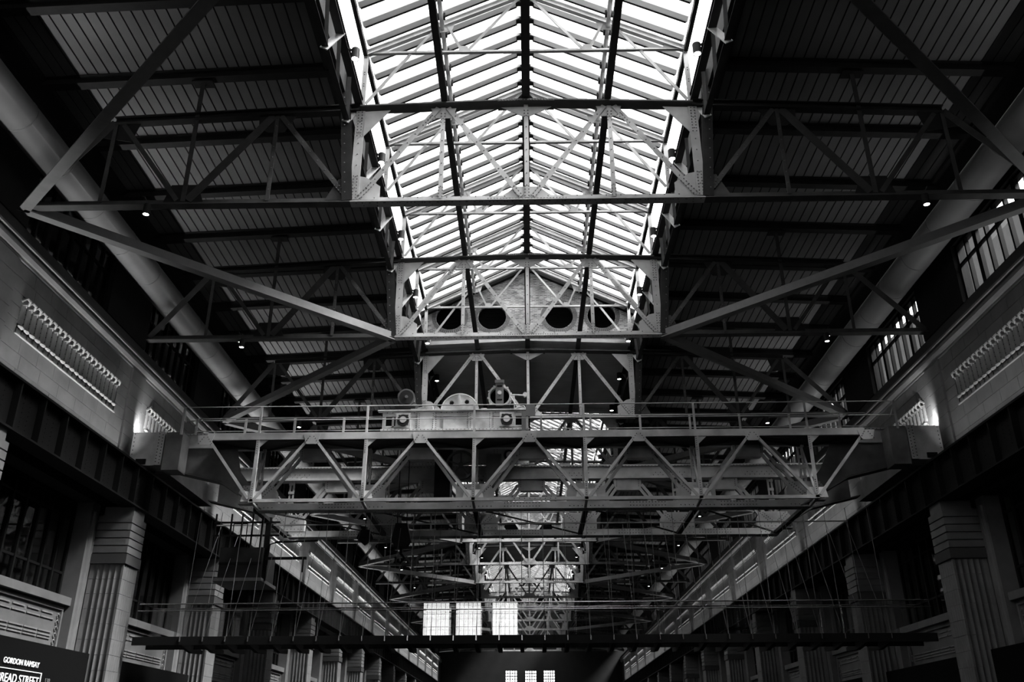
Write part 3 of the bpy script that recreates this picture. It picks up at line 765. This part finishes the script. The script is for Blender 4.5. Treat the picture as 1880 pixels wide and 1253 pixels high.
for i, x in enumerate(nt):
    if i > 0: obj('diagonal', beam((x - .06, CY, 11.42), (nb[i - 1] + .12, CY, 8.9), Lp, up=(0, 1, 0)), 'steel2', WT)
    if i < 6: obj('diagonal', beam((x + .06, CY, 11.42), (nb[i] - .12, CY, 8.9), Lp, up=(0, 1, 0)), 'steel2', WT)
    obj('gusset_plate', prism([(x - .34, 11.5), (x + .34, 11.5), (x + .26, 11.22), (x + .2, 11.1), (x - .2, 11.1), (x - .26, 11.22)], 'y', CY - .075, CY - .055), 'steel2', WT)
    for k in range(4):
        for e in (-1, 1): rv.append((x + e * (.08 + .06 * k), CY - .08, 11.42 - .09 * k))
for k in range(9): rv.append((.2 - .8 + k * .2, CY - .06, 8.83))
obj('rivets', rivets(rv, r=.02), 'dark', WT, kind='stuff')
FL = obj('walkway_floor', box(-12.9, 13.3, CY + .02, 35.3, 11.26, 11.30), 'dark', CR)
for i in range(6):
    obj('floor_brace', beam((nt[i] + .1, CY + .1, 11.2), (nb[i] - .1, 35.25, 11.2), Rprof(.1, .06)), 'black', FL)
    obj('floor_brace', beam((nb[i] + .1, 35.25, 11.2), (nt[i + 1] - .1, CY + .1, 11.2), Rprof(.1, .06)), 'black', FL)
# railings
def railing(y, x0, x1, posts, zt, zm, nm):
    R = obj(nm, tube([(x0, y, zt), (x1, y, zt)], .022, 6), 'steel2', CR)
    obj('mid_rail', tube([(x0, y, zm), (x1, y, zm)], .018, 6), 'steel2', R)
    for x in posts: obj('stanchion', beam((x, y, 11.56), (x, y, zt), [(-.045, -.03), (.045, -.03), (.045, -.015), (-.03, -.015), (-.03, .03), (-.045, .03)], up=(0, 1, 0)), 'steel2', R)
    return R
RF = railing(CY, -14.0, 14.7, [-14.0] + nb + [14.65], 12.72, 12.14, 'front_railing')
RB = railing(35.32, -13.9, 13.9, [-13.85 + 2.05 * k for k in range(14)], 12.62, 12.06, 'rear_railing')
obj('rail_return', tube([(-14.0, CY, 12.72), (-14.6, 36, 12.72)], .022, 6), 'steel2', RF)
obj('rail_return', tube([(14.7, CY, 12.72), (15.2, 36, 12.72)], .022, 6), 'steel2', RF)
# box girders made of plates: two alike
def main_girder(y, nm):
    R = obj(nm, beam((-14.3, y, 11.6), (14.6, y, 11.6), Iprof(.5, .62, .05, .36)), 'steel2', CR, label='riveted lattice main girder')
    F0 = y - .18; rv = []
    bc = obj('bottom_chord', beam((-10.9, y, 8.82), (11.1, y, 8.82), [(-.27, -.14), (.27, -.14), (.27, -.10), (.16, -.10), (.16, .16), (-.16, .16), (-.16, -.10), (-.27, -.10)]), 'steel2', R)
    tops = [-8.80, -4.40, .1, 4.5, 8.9]; bots = [-10.95, -6.55, -2.2, 2.25, 6.65, 11.0]
    for x in tops:
        obj('top_plate', prism([(x - .62, 11.32), (x + .62, 11.32), (x + .62, 10.95), (x + .5, 10.76), (x - .5, 10.76), (x - .62, 10.95)], 'y', y - .16, y + .16), 'steel2', R)
        for k in range(4): rv += [(x - .5, F0 + .02, 10.95 + .09 * k), (x + .5, F0 + .02, 10.95 + .09 * k)]
        for sg in (-1, 1):
            for e in (-.13, .13):
                n_ = Vector((1.75 * 1.0, 0, -1.0)).normalized()
                obj('lattice_bar', beam((x + sg * (.55 + e * .6), y + (-.12), 10.98 + e * .35 * 1), (x + sg * (1.72 + e * .8), y - .12, 9.42 + e * .45), Rprof(.13, .05), up=(0, 1, 0)), 'steel2', R)
            obj('splice', prism([(x + sg * (.98 + a), 10.25 + b) for a, b in ((-.10, .30), (.22, .06), (.38, -.14), (.04, .06))], 'y', y - .18, y - .10), 'steel2', R)
            for k in range(6): rv.append((x + sg * (.98 + .04 * k + .03), y - .18, 10.36 - .05 * k))
    for x in bots:
        obj('gusset_plate', prism([(x - .76, 8.97), (x + .76, 8.97), (x + .76, 9.45), (x + .60, 9.72), (x - .60, 9.72), (x - .76, 9.45)], 'y', y - .17, y + .17), 'steel2', R)
        for e in (-.08, .08): obj('laced_post', beam((x + e, y - .05, 9.7), (x + e, y - .05, 11.32), Rprof(.06, .14), up=(0, 1, 0)), 'steel2', R)
        for k in range(4): obj('lacing_plate', box(x - .13, x + .13, y - .14, y - .10, 9.85 + k * .42, 9.97 + k * .42), 'steel2', R)
        for k in range(9):
            rv += [(x - .66 + .165 * k, y - .19, 9.06), (x - .66 + .165 * k, y - .19, 8.80)]
            if k < 7: rv += [(x - .62 + .075 * k, y - .18, 9.64 - .075 * k), (x + .62 - .075 * k, y - .18, 9.64 - .075 * k), (x - .50 + .075 * k, y - .18, 9.68 - .07 * k), (x + .50 - .075 * k, y - .18, 9.68 - .07 * k)]
    for x0 in (-1.0, 4.0, -8.4, 7.6):
        for k in range(12):
            for z in (8.80, 8.93): rv.append((x0 + k * .125, y - .17, z))
    for k in range(190): rv.append((-14 + k * .15, y - .25, 11.88)) if k % 1 == 0 else None
    for x0 in (-7.4, -3.0, 1.3, 5.7, 9.9, -11.6):
        for k in range(14): rv.append((x0 + .11 * k, y - .19, 11.45 + (.12 if k % 2 else 0)))
    obj('rivets', rivets(rv, r=.021), 'dark', R, kind='stuff')
    obj('flange_rivets', rivets([(-10.8 + k * .2, y + (.1 if k % 2 else -.21), 8.68) for k in range(110)], (0, 0, -1), .024), 'dark', R, kind='stuff')
    for sg in (-1, 1):
        e = .25 if sg > 0 else 0
        pl = [(sg * (14.3 + e), 11.32), (sg * (14.3 + e), 10.36), (sg * (12.5 + e), 9.93), (sg * 11.3, 8.95), (sg * 11.3, 9.75), (sg * 11.75, 10.3), (sg * (12.0 + e), 11.32)]
        obj('end_web', prism(pl, 'y', y - .16, y - .10), 'shaded', R)
        obj('end_flange', beam((sg * 10.7, y, 8.72), (sg * (12.55 + e), y, 9.90), Rprof(.56, .05)), 'shaded', R)
        obj('end_flange', beam((sg * (12.45 + e), y, 9.86), (sg * (14.7 + e), y, 10.40), Rprof(.56, .05)), 'shaded', R)
    obj('trolley_rail', box(-14, 14.3, y - .04, y + .04, 11.91, 12.0), 'steel2', R)
    return R
main_girder(35.4, 'main_girder'); main_girder(40.4, 'main_girder')
# end carriages
for sg in (-1, 1):
    e = .35 if sg > 0 else 0; X = lambda a: sg * (a + e)
    E_ = obj('end_carriage', box(X(14.72), X(16.05), 34.45, 35.3, 10.36, 11.75), 'steel2', CR, label='riveted box end carriage')
    obj('inner_box', box(X(13.98), X(14.66), 34.35, 35.15, 10.15, 11.72), 'shaded', E_)
    obj('carriage_beam', box(X(15.0), X(16.0), 35.3, 41.5, 10.45, 11.3), 'shaded', E_)
    obj('bearing_plate', box(X(15.35), X(15.75), 34.38, 34.45, 10.42, 10.62), 'black', E_)
    obj('cover_strip', box(X(14.72), X(15.0), 34.38, 34.45, 10.36, 11.75), 'steel2', E_)
    rv = [(X(15.97), 34.45, 10.5 + .17 * k) for k in range(8)] + [(X(14.80), 34.38, 10.45 + .13 * k) for k in range(10)] + [(X(14.94), 34.38, 10.5 + .13 * k) for k in range(10)]
    obj('rivets', rivets(rv, r=.024), 'dark', E_, kind='stuff')
    for y in (35.4, 40.4):
        obj('wheel', move(tube([(X(15.38), 0, 10.56), (X(15.70), 0, 10.56)], .23, 20), (0, y, 0)), 'dark', E_)
# cross members under the bridge
CB = obj('cross_frame', beam((-11, 35.4, 8.78), (-11, 40.4, 8.78), Rprof(.2, .14)), 'dark', CR)
for x in (-6.55, -2.2, 2.25, 6.65, 11.0): obj('cross_beam', beam((x, 35.4, 8.78), (x, 40.4, 8.78), Rprof(.2, .14)), 'dark', CB)
bx = [-11, -6.55, -2.2, 2.25, 6.65, 11.0]
for i in range(5):
    obj('cross_brace', beam((bx[i], 35.5, 8.78), (bx[i + 1], 40.3, 8.78), Rprof(.07, .05)), 'dark', CB)
obj('suspension_beam', beam((-13.4, 37.9, 8.72), (13.4, 37.9, 8.72), Rprof(.05, .05)), 'steel2', CB)
# ---- trolley (crab) on the bridge
TR = root('crane_trolley', (-3.05, 38, 12.0), 'pale machine trolley with winding drums standing on the crane bridge', 'trolley')
def side_plate(y):
    V = prism([(-6.1, 12.03), (-6.1, 12.86), (-.02, 12.86), (-.02, 12.03)], 'y', y, y + .04)
    P_ = obj('side_plate', V, 'pale', TR)
    obj('top_flange', box(-6.3, .1, y - .12, y + .14, 12.86, 12.91), 'pale', P_)
    obj('bottom_flange', box(-6.15, 0, y - .10, y, 12.0, 12.07), 'pale', P_)
    for a, b in ((-4.62, -3.95), (-2.5, -1.55)): obj('cover_plate', box(a, b, y - .05, y, 12.07, 12.84), 'pale', P_)
    for a, b in ((-5.95, -5.55), (-.55, -.25)):
        obj('opening', box(a, b, y - .012, y - .004, 12.22, 12.64), 'rubber', P_)
        obj('opening_frame', frame_xz(a - .06, b + .06, y - .03, y - .01, 12.16, 12.70, .06), 'pale', P_)
    for x in (-5.22, -.92):
        bh = obj('bearing_housing', frame_xz(x - .30, x + .30, y - .09, y, 12.15, 12.78, .09), 'pale', P_)
        obj('hub_ring', ring((x, 12.44), .25, .15, y - .14, y - .02, 24), 'dark', P_)
        obj('axle_cap', tube([(x, y - .16, 12.46), (x, y, 12.46)], .14, 18), 'pale', P_)
    rv = []
    for k in range(40): rv.append((-6.0 + k * .152, y - .11, 12.035))
    for x in (-4.68, -4.55, -3.98, -3.86, -2.55, -2.42, -1.62, -1.48):
        for k in range(8): rv.append((x, y - .06, 12.14 + .085 * k))
    for k in range(26): rv.append((-5.9 + k * .225, y - .02, 12.80))
    obj('rivets', rivets(rv, r=.019), 'dark', P_, kind='stuff')
side_plate(35.32); side_plate(40.3)
obj('deck_plate', box(-6.2, .05, 35.5, 40.2, 12.80, 12.86), 'dark', TR)
obj('step_rail', tube([(-4.9, 36.0, 13.10), (-.2, 36.0, 13.14)], .05, 8), 'pale', TR)
for k, x in enumerate((-4.9, -4.2, -3.9, -2.3, -1.9)): obj('pedestal', box(x - .12, x + .12, 35.9, 36.3, 12.91, 13.2 if k != 1 else 13.34), 'pale', TR)
# motor
mo = obj('motor', tube([(-5.30, 36.4, 13.92), (-5.42, 37.5, 14.02)], .38, 24), 'neck', TR, smooth=False)
obj('motor_cover', tube([(-5.29, 36.34, 13.915), (-5.30, 36.4, 13.92)], .30, 24), 'dark', mo); obj('shaft_end', tube([(-5.29, 36.30, 13.915), (-5.29, 36.36, 13.915)], .07, 12), 'neck', mo)
obj('motor_bracket', prism([(-5.2, 12.9), (-4.4, 12.9), (-4.5, 13.2), (-4.95, 13.75), (-5.1, 13.5)], 'y', 36.5, 36.9), 'neck', mo)
obj('motor_base', box(-5.75, -4.9, 36.4, 37.4, 12.9, 13.5), 'dark', mo)
# large pale drum end with two holes
c0 = (-2.98, 13.28); V, F = [], []
def disc_with_holes(c, r, y0, y1, holes, n=56):
    bm = bmesh.new()
    outer = [(c[0] + r * cos(2 * pi * k / n), c[1] + r * sin(2 * pi * k / n)) for k in range(n)]
    es = []
    def loop(pts):
        vs = [bm.verts.new((x, y0, z)) for x, z in pts]
        for i in range(len(vs)): es.append(bm.edges.new((vs[i], vs[(i + 1) % len(vs)])))
    loop(outer)
    for hx, hz, hr in holes: loop([(hx + hr * cos(2 * pi * k / 18), hz + hr * sin(2 * pi * k / 18)) for k in range(18)])
    r_ = bmesh.ops.triangle_fill(bm, use_beauty=True, use_dissolve=False, edges=es)
    fs = [f for f in r_['geom'] if isinstance(f, bmesh.types.BMFace)]
    ex = bmesh.ops.extrude_face_region(bm, geom=fs)
    bmesh.ops.translate(bm, vec=(0, y1 - y0, 0), verts=[v for v in ex['geom'] if isinstance(v, bmesh.types.BMVert)])
    bm.verts.index_update(); V = [tuple(v.co) for v in bm.verts]; F = [tuple(v.index for v in f.verts) for f in bm.faces]; bm.free()
    return V, F
DR = obj('drum_wheel', disc_with_holes(c0, .80, 36.55, 36.68, [(c0[0] - .36, c0[1] + .42, .10), (c0[0] + .30, c0[1] + .46, .10)]), 'pale', TR, label='round pale drum end with two holes')
obj('drum_barrel', tube([(c0[0], 36.68, c0[1]), (c0[0], 39.6, c0[1])], .62, 28), 'dark', DR)
obj('drum_rim', ring(c0, .84, .79, 36.50, 36.95, 48), 'pale', DR); obj('drum_hub', tube([(c0[0], 36.44, c0[1] + .12), (c0[0], 36.56, c0[1] + .12)], .13, 10), 'pale', DR)
obj('drum_rib', prism([(c0[0] - .09, c0[1] + .74), (c0[0] + .01, c0[1] + .74), (c0[0] + .05, c0[1] + .3), (c0[0] - .05, c0[1] + .3)], 'y', 36.47, 36.56), 'pale', DR)
# small gear guard
obj('gear_guard', ring((-4.55, 13.0), .32, .22, 36.0, 36.1, 24), 'pale', TR)
# brake drum with its upright
c1 = (-1.25, 13.93)
BK = obj('brake_ring', ring(c1, .50, .42, 36.35, 36.85, 36), 'pale', TR)
obj('brake_dark', ring(c1, .42, .01, 36.6, 36.7, 30), 'rubber', BK)
obj('brake_upright', box(c1[0] - .17, c1[0] + .17, 36.20, 36.36, 13.42, 14.50), 'neck', BK)
obj('brake_cap', box(c1[0] - .20, c1[0] + .20, 36.15, 36.42, 14.46, 14.60), 'neck', BK)
obj('brake_boss', tube([(c1[0], 36.10, c1[1] + .06), (c1[0], 36.2, c1[1] + .06)], .09, 14), 'pale', BK)
obj('brake_slot', box(c1[0] - .11, c1[0] + .11, 36.18, 36.2, 14.28, 14.36), 'black', BK); obj('brake_slot', box(c1[0] - .11, c1[0] + .11, 36.18, 36.2, 13.66, 13.72), 'black', BK)
for k in range(10):
    t = 2 * pi * k / 10 + .2
    obj('ring_lug', tube([(c1[0] + .50 * cos(t), 36.33, c1[1] + .50 * sin(t)), (c1[0] + .50 * cos(t), 36.42, c1[1] + .50 * sin(t))], .045, 8), 'pale', BK)
obj('brake_foot', prism([(-1.85, 12.9), (-.65, 12.9), (-.85, 13.5), (-1.65, 13.5)], 'y', 36.3, 36.9), 'black', BK)
obj('brake_lever', tube([(c1[0] + .46, 36.3, c1[1] + .02), (-.22, 36.3, 13.92)], .035, 8), 'pale', BK)
obj('lever_ball', tube([(-.15, 36.2, 13.93), (-.15, 36.34, 13.93)], .10, 16), 'pale', BK)
obj('lever_stay', tube([(c1[0] + .48, 36.3, 13.85), (-.42, 36.3, 13.25)], .03, 6), 'pale', BK)
obj('lever_stay', tube([(c1[0] + .62, 36.3, 13.9), (-.60, 36.3, 13.0)], .03, 6), 'pale', BK)
for x, h in ((-.55, .2), (-.36, .42), (-.22, .34), (-.08, .16)):
    obj('valve_block', box(x - .07, x + .07, 36.1, 36.3, 12.91, 12.95 + h), 'pale', TR)
obj('valve_pipe', tube([(-.9, 36.0, 13.0), (-.5, 35.95, 13.22), (-.2, 35.95, 13.3), (-.05, 35.95, 13.02)], .03, 6), 'pale', TR)
obj('hanging_tackle', join([box(-.30, -.12, 35.15, 35.28, 11.9, 12.8)]), 'neck', TR)
tag(obj('notice_board', box(-.12, .26, CY - .06, CY - .03, 12.22, 12.68), 'neck'), 'small blank grey plate hung on the crane front railing', 'plate')
# spoked sheave hanging below the trolley
SH = obj('sheave', ring((-3.0, 11.35), .66, .56, 38.0, 38.12, 40), 'neck', TR)
for k in range(5):
    t = 2 * pi * k / 5 + .3; obj('spoke', beam((-3.0, 38.06, 11.35), (-3.0 + .58 * cos(t), 38.06, 11.35 + .58 * sin(t)), Rprof(.07, .06)), 'neck', SH)
obj('sheave_hub', tube([(-3.0, 37.95, 11.35), (-3.0, 38.17, 11.35)], .11, 14), 'neck', SH)
obj('gear_case', prism([(-1.9, 10.25), (-1.35, 10.25), (-1.2, 11.7), (-1.85, 11.7)], 'y', 37.6, 38.4), 'neck', TR)
obj('hoist_casing', box(-4.2, -3.5, 38.6, 39.6, 9.9, 12.8), 'dark', TR)
# hook block on its ropes
HB = root('hook_block', (-5.45, 38, 7.6), 'black hook block hanging on ropes under the crane trolley', 'hook')
obj('block_body', prism([(-5.85, 8.05), (-5.7, 8.75), (-5.2, 8.75), (-5.05, 8.05), (-5.2, 7.75), (-5.7, 7.75)], 'y', 37.8, 38.2), 'black', HB)
obj('hook', tube([(-5.45, 38, 7.8), (-5.45, 38, 7.5), (-5.30, 38, 7.32), (-5.45, 38, 7.12), (-5.64, 38, 7.24), (-5.66, 38, 7.36)], .06, 8), 'black', HB)
for x in (-5.65, -5.25): obj('rope', tube([(x, 38, 8.7), (x, 38, 12.8)], .02, 6), 'black', HB)
HB2 = root('hook_block', (-7.0, 38, 7.9), 'smaller black hook block left of the main one under the crane', 'hook')
obj('block_body', prism([(-7.35, 8.15), (-7.2, 8.5), (-6.8, 8.5), (-6.65, 8.15), (-7.0, 7.85)], 'y', 37.9, 38.1), 'black', HB2)
obj('rope', tube([(-7.0, 38, 8.45), (-7.0, 38, 11.4)], .02, 6), 'black', HB2)
# operator's cab
CABR = root('operator_cab', (-11.9, 38, 6.2), 'dark riveted operator cab hanging below the left end of the crane', 'cab')
obj('cab_body', prism([(37.0, 6.35), (39.0, 6.35), (39.0, 7.6), (37.0, 7.6)], 'x', -12.75, -11.0), 'dark', CABR)
obj('cab_floor', box(-12.9, -10.9, 36.85, 39.15, 6.22, 6.35), 'neck', CABR)
obj('cab_band', box(-12.75, -11.0, 36.97, 37.0, 6.9, 7.0), 'black', CABR)
for x in (-13.1, -12.45, -12.0, -11.55, -11.15): obj('cab_post', box(x - .03, x + .03, 37.0, 37.06, 7.6, 9.0), 'black', CABR)
for z in (8.05, 8.6): obj('cab_rail', box(-13.15, -10.4, 36.98, 37.04, z, z + .07), 'black', CABR)
obj('cab_door_frame', frame_xz(-12.35, -11.75, 37.02, 37.05, 7.6, 8.6, .03), 'black', CABR)
obj('cable_arm', tube([(-10.85, 37.2, 6.9), (-10.8, 37.2, 7.75), (-10.5, 37.2, 7.85), (-8.8, 37.2, 7.9)], .045, 6), 'black', CABR)
obj('collector_bar', box(-10.9, -9.2, 37.1, 37.2, 7.12, 7.22), 'black', CABR)
obj('cab_ladder', beam((-10.95, 37.3, 6.3), (-10.95, 37.3, 8.9), Rprof(.22, .12)), 'black', CABR)
obj('collector_leg', box(-9.35, -9.30, 37.1, 37.16, 6.6, 7.12), 'black', CABR)

# ------------------------------------------------------------------ suspended walkway hung from the crane
SW = root('suspended_walkway', (0, 36.2, 3.5), 'dark glass-floored walkway hung by thin rods across the hall', 'walkway')
obj('front_edge_beam', box(-14.95, 15.0, 34.97, 35.07, 3.57, 3.87), 'black', SW)
obj('rear_edge_beam', box(-14.95, 15.0, 36.33, 36.40, 3.54, 3.87), 'black', SW)
px = .8535
nodes = [-13.15 + px * k for k in range(32)]
edges_ = [-14.9, -14.0] + nodes + [14.1, 14.95]
for i in range(len(edges_) - 1):
    obj('floor_glass', box(edges_[i] + .05, edges_[i + 1] - .05, 35.08, 36.32, 3.66, 3.69), 'glass', SW)
for x in nodes:
    obj('cross_beam', prism([(35.07, 3.55), (36.3, 3.40), (37.4, 3.46), (37.4, 3.60), (36.3, 3.66), (35.07, 3.66)], 'x', x - .075, x + .075), 'black', SW)
    obj('hanger_rod', tube([(x, 35.02, 3.7), (x, 35.36, 8.66)], .011, 5), 'neck', SW)
    obj('hanger_rod', tube([(x, 35.0, 3.7), (x, 37.88, 8.66)], .009, 5), 'neck', SW)
    obj('rod_clevis', box(x - .02, x + .02, 34.93, 34.97, 3.68, 3.86), 'rail', SW)
gp = [-14.9 + 29.85 * k / 9 for k in range(10)]
for i in range(9):
    obj('glass_panel', box(gp[i] + .01, gp[i + 1] - .01, 35.05, 35.07, 3.87, 5.05), 'balglass', SW)
    obj('glass_panel', box(gp[i] + .01, gp[i + 1] - .01, 36.36, 36.38, 3.87, 5.05), 'balglass', SW)
obj('handrail', tube([(-14.9, 35.06, 5.07), (14.95, 35.06, 5.07)], .024, 8), 'rail', SW)
obj('handrail', tube([(-14.9, 36.37, 5.07), (14.95, 36.37, 5.07)], .024, 8), 'rail', SW)
obj('lower_rail', tube([(-14.9, 34.98, 4.81), (14.95, 34.98, 4.81)], .018, 8), 'rail', SW)

# ------------------------------------------------------------------ lamps
def spot_fixture(name, x, y, z, r, h, label, cat, grp, bracket=None, watt=8.0):
    F_ = root(name, (x, y, z), label, cat, grp)
    obj('housing', tube([(x, y, z), (x, y, z + h)], r, 20), 'dark', F_)
    obj('lens', tube([(x, y, z - .012), (x, y, z + .002)], r * .82, 20), 'lampglass', F_)
    obj('trim_ring', ring_z((x, y), r, r * .84, z - .02, z + .0), 'dark', F_)
    if bracket: obj('bracket', beam((x, y, z + h * .7), bracket, Rprof(.06, .05)), 'dark', F_)
    return F_
def ring_z(c, ro, ri, z0, z1, n=20):
    V = []
    for r, z in ((ri, z0), (ro, z0), (ro, z1), (ri, z1)): V += [(c[0] + r * cos(2 * pi * k / n), c[1] + r * sin(2 * pi * k / n), z) for k in range(n)]
    F = []
    for j in range(4):
        a, b = j * n, ((j + 1) % 4) * n; F += [(a + k, a + (k + 1) % n, b + (k + 1) % n, b + k) for k in range(n)]
    return V, F
for s in (-1, 1):
    nm = 'left' if s < 0 else 'right'
    for k in range(0, 22):
        y = 21.67 + k * 5.42 - (.0 if k < 3 else .1 * (k - 2))
        if y > 125: break
        if k == 0: L0 = spot_fixture('downlight', s * 5.30, y, 19.55, .13, .36, '', 'lamp', f'spotlights on the {nm} lantern girder', (s * 5.6, y, 20.0)); L0['label'] = f'first cylinder spotlight from the camera on the {nm} lantern girder'
        else: copy_tree(L0, (0, y - 21.67, 0), f'{ORD[k + 1]} cylinder spotlight from the camera on the {nm} lantern girder')
    for n in range(1, 9):
        y = T(n)
        for j, (xx, yy, zz) in enumerate(((12.1, -.28, 15.50), (12.42, .35, 16.05))):
            xx = xx + (.4 if s > 0 else 0)
            lab = f'{"lower" if j == 0 else "upper"} cylinder lamp of the pair on the {ORD[n]} truss, {nm} side'
            if n == 1:
                q = spot_fixture('downlight', s * xx, y + yy, zz, .11, .34, lab, 'lamp', f'lamps on the truss chords, {nm} side', (s * xx, y, max(16.0, zz + .3)))
                if j == 0: q0 = q
                else: q1 = q
            else: copy_tree(q0 if j == 0 else q1, (0, S * (n - 1), 0), lab)
# linear uplights lying on the runway girders, washing the frieze
for s in (-1, 1):
    nm = 'left' if s < 0 else 'right'; o = off(s)
    for n in range(0, 15):
        yc = T(n) + S / 2; x = s * (15.98 + o)
        U = root('uplight', (x, yc, 10.22), f'{ORD[n + 1]} long uplight from the camera on top of the {nm} runway girder', 'lamp', f'linear uplights on the {nm} runway girder')
        obj('trough', box(x - .06, x + .06, yc - 4.6, yc + 4.6, 10.21, 10.27), 'dark', U)
        ld = bpy.data.lights.new('uplight_tube', 'AREA'); ld.shape = 'RECTANGLE'; ld.size = .1; ld.size_y = 9.2
        ld.energy = (125 if s < 0 else 42) * (1 if n < 3 else 1.9); ld.spread = radians(75)
        lo = bpy.data.objects.new('uplight_tube', ld); COL.objects.link(lo); lo.parent = U
        lo.location = (0, 0, .07); lo.rotation_euler = (0, pi - s * .0, 0)
# bright spots at the ends of the crane
for s in (-1, 1):
    nm = 'left' if s < 0 else 'right'; o = off(s); x = s * (15.9 + o); y = 34.98
    F_ = root('spotlight', (x, y, 11.5), f'black upward spotlight glaring on the {nm} frieze behind the crane end', 'lamp')
    obj('housing', tube([(x, y, 11.5), (x, y, 11.86)], .09, 14), 'black', F_); obj('lens', tube([(x, y, 11.862), (x, y, 11.87)], .07, 14), 'lampglass', F_)
    obj('bracket', box(x - s * .1, x - s * .0, y - .03, y + .03, 11.5, 11.56), 'black', F_)
    ld = bpy.data.lights.new('spot_bulb', 'SPOT'); ld.energy = 330; ld.spot_size = radians(130); ld.spot_blend = .8; ld.shadow_soft_size = .06
    lo = bpy.data.objects.new('spot_bulb', ld); COL.objects.link(lo); lo.parent = F_; lo.location = (0, .05, .42)
    lo.rotation_euler = Vector((-s * .42, -.75, -.55)).to_track_quat('Z', 'Y').to_euler()

# ------------------------------------------------------------------ shop sign, nearest bay of the left wall
SG = root('shop_sign', (-15.97, 29.3, 1.9), 'lit white lettering with a framed street name on the black left fascia', 'sign')
def text(body, hgt, y0, y1, z, mt, nm, ext=.008, size=1.0):
    cu = bpy.data.curves.new(nm, 'FONT'); cu.body = body; cu.size = size; cu.extrude = ext; cu.align_x = 'LEFT'
    tmp = bpy.data.objects.new('t', cu); COL.objects.link(tmp)
    dg = bpy.context.evaluated_depsgraph_get(); me = bpy.data.meshes.new_from_object(tmp.evaluated_get(dg))
    bpy.data.objects.remove(tmp)
    xs = [v.co.x for v in me.vertices]; ys = [v.co.y for v in me.vertices]
    sx = (y1 - y0) / (max(xs) - min(xs)); x_ = min(xs); yb_ = min(ys); sz = hgt / (max(ys) - yb_)
    for v in me.vertices:      # lettering reads along +y on the left wall
        a, b, c = v.co; v.co = (-15.98 + c + .02 - SG['_o'][0], y0 + (a - x_) * sx - SG['_o'][1], z + (b - yb_) * sz - SG['_o'][2])
    me.materials.clear(); me.materials.append(M[mt]); o = bpy.data.objects.new(nm, me); COL.objects.link(o); o.parent = SG
    o['kind'] = 'stuff'
    return o
text('GORDON RAMSAY', .165, 28.40, 30.55, 2.43, 'letter', 'lettering')
text('BREAD STREET', .25, 28.22, 30.70, 1.90, 'letter', 'lettering')
obj('sign_border', join_frame(-16.0, -15.975, 28.05, 30.86, 1.76, 2.30, .022), 'letter2', SG)
text('138', .14, 31.12, 31.42, 2.02, 'neck', 'lettering')

for o in list(bpy.data.objects):
    if '_o' in o: del o['_o']
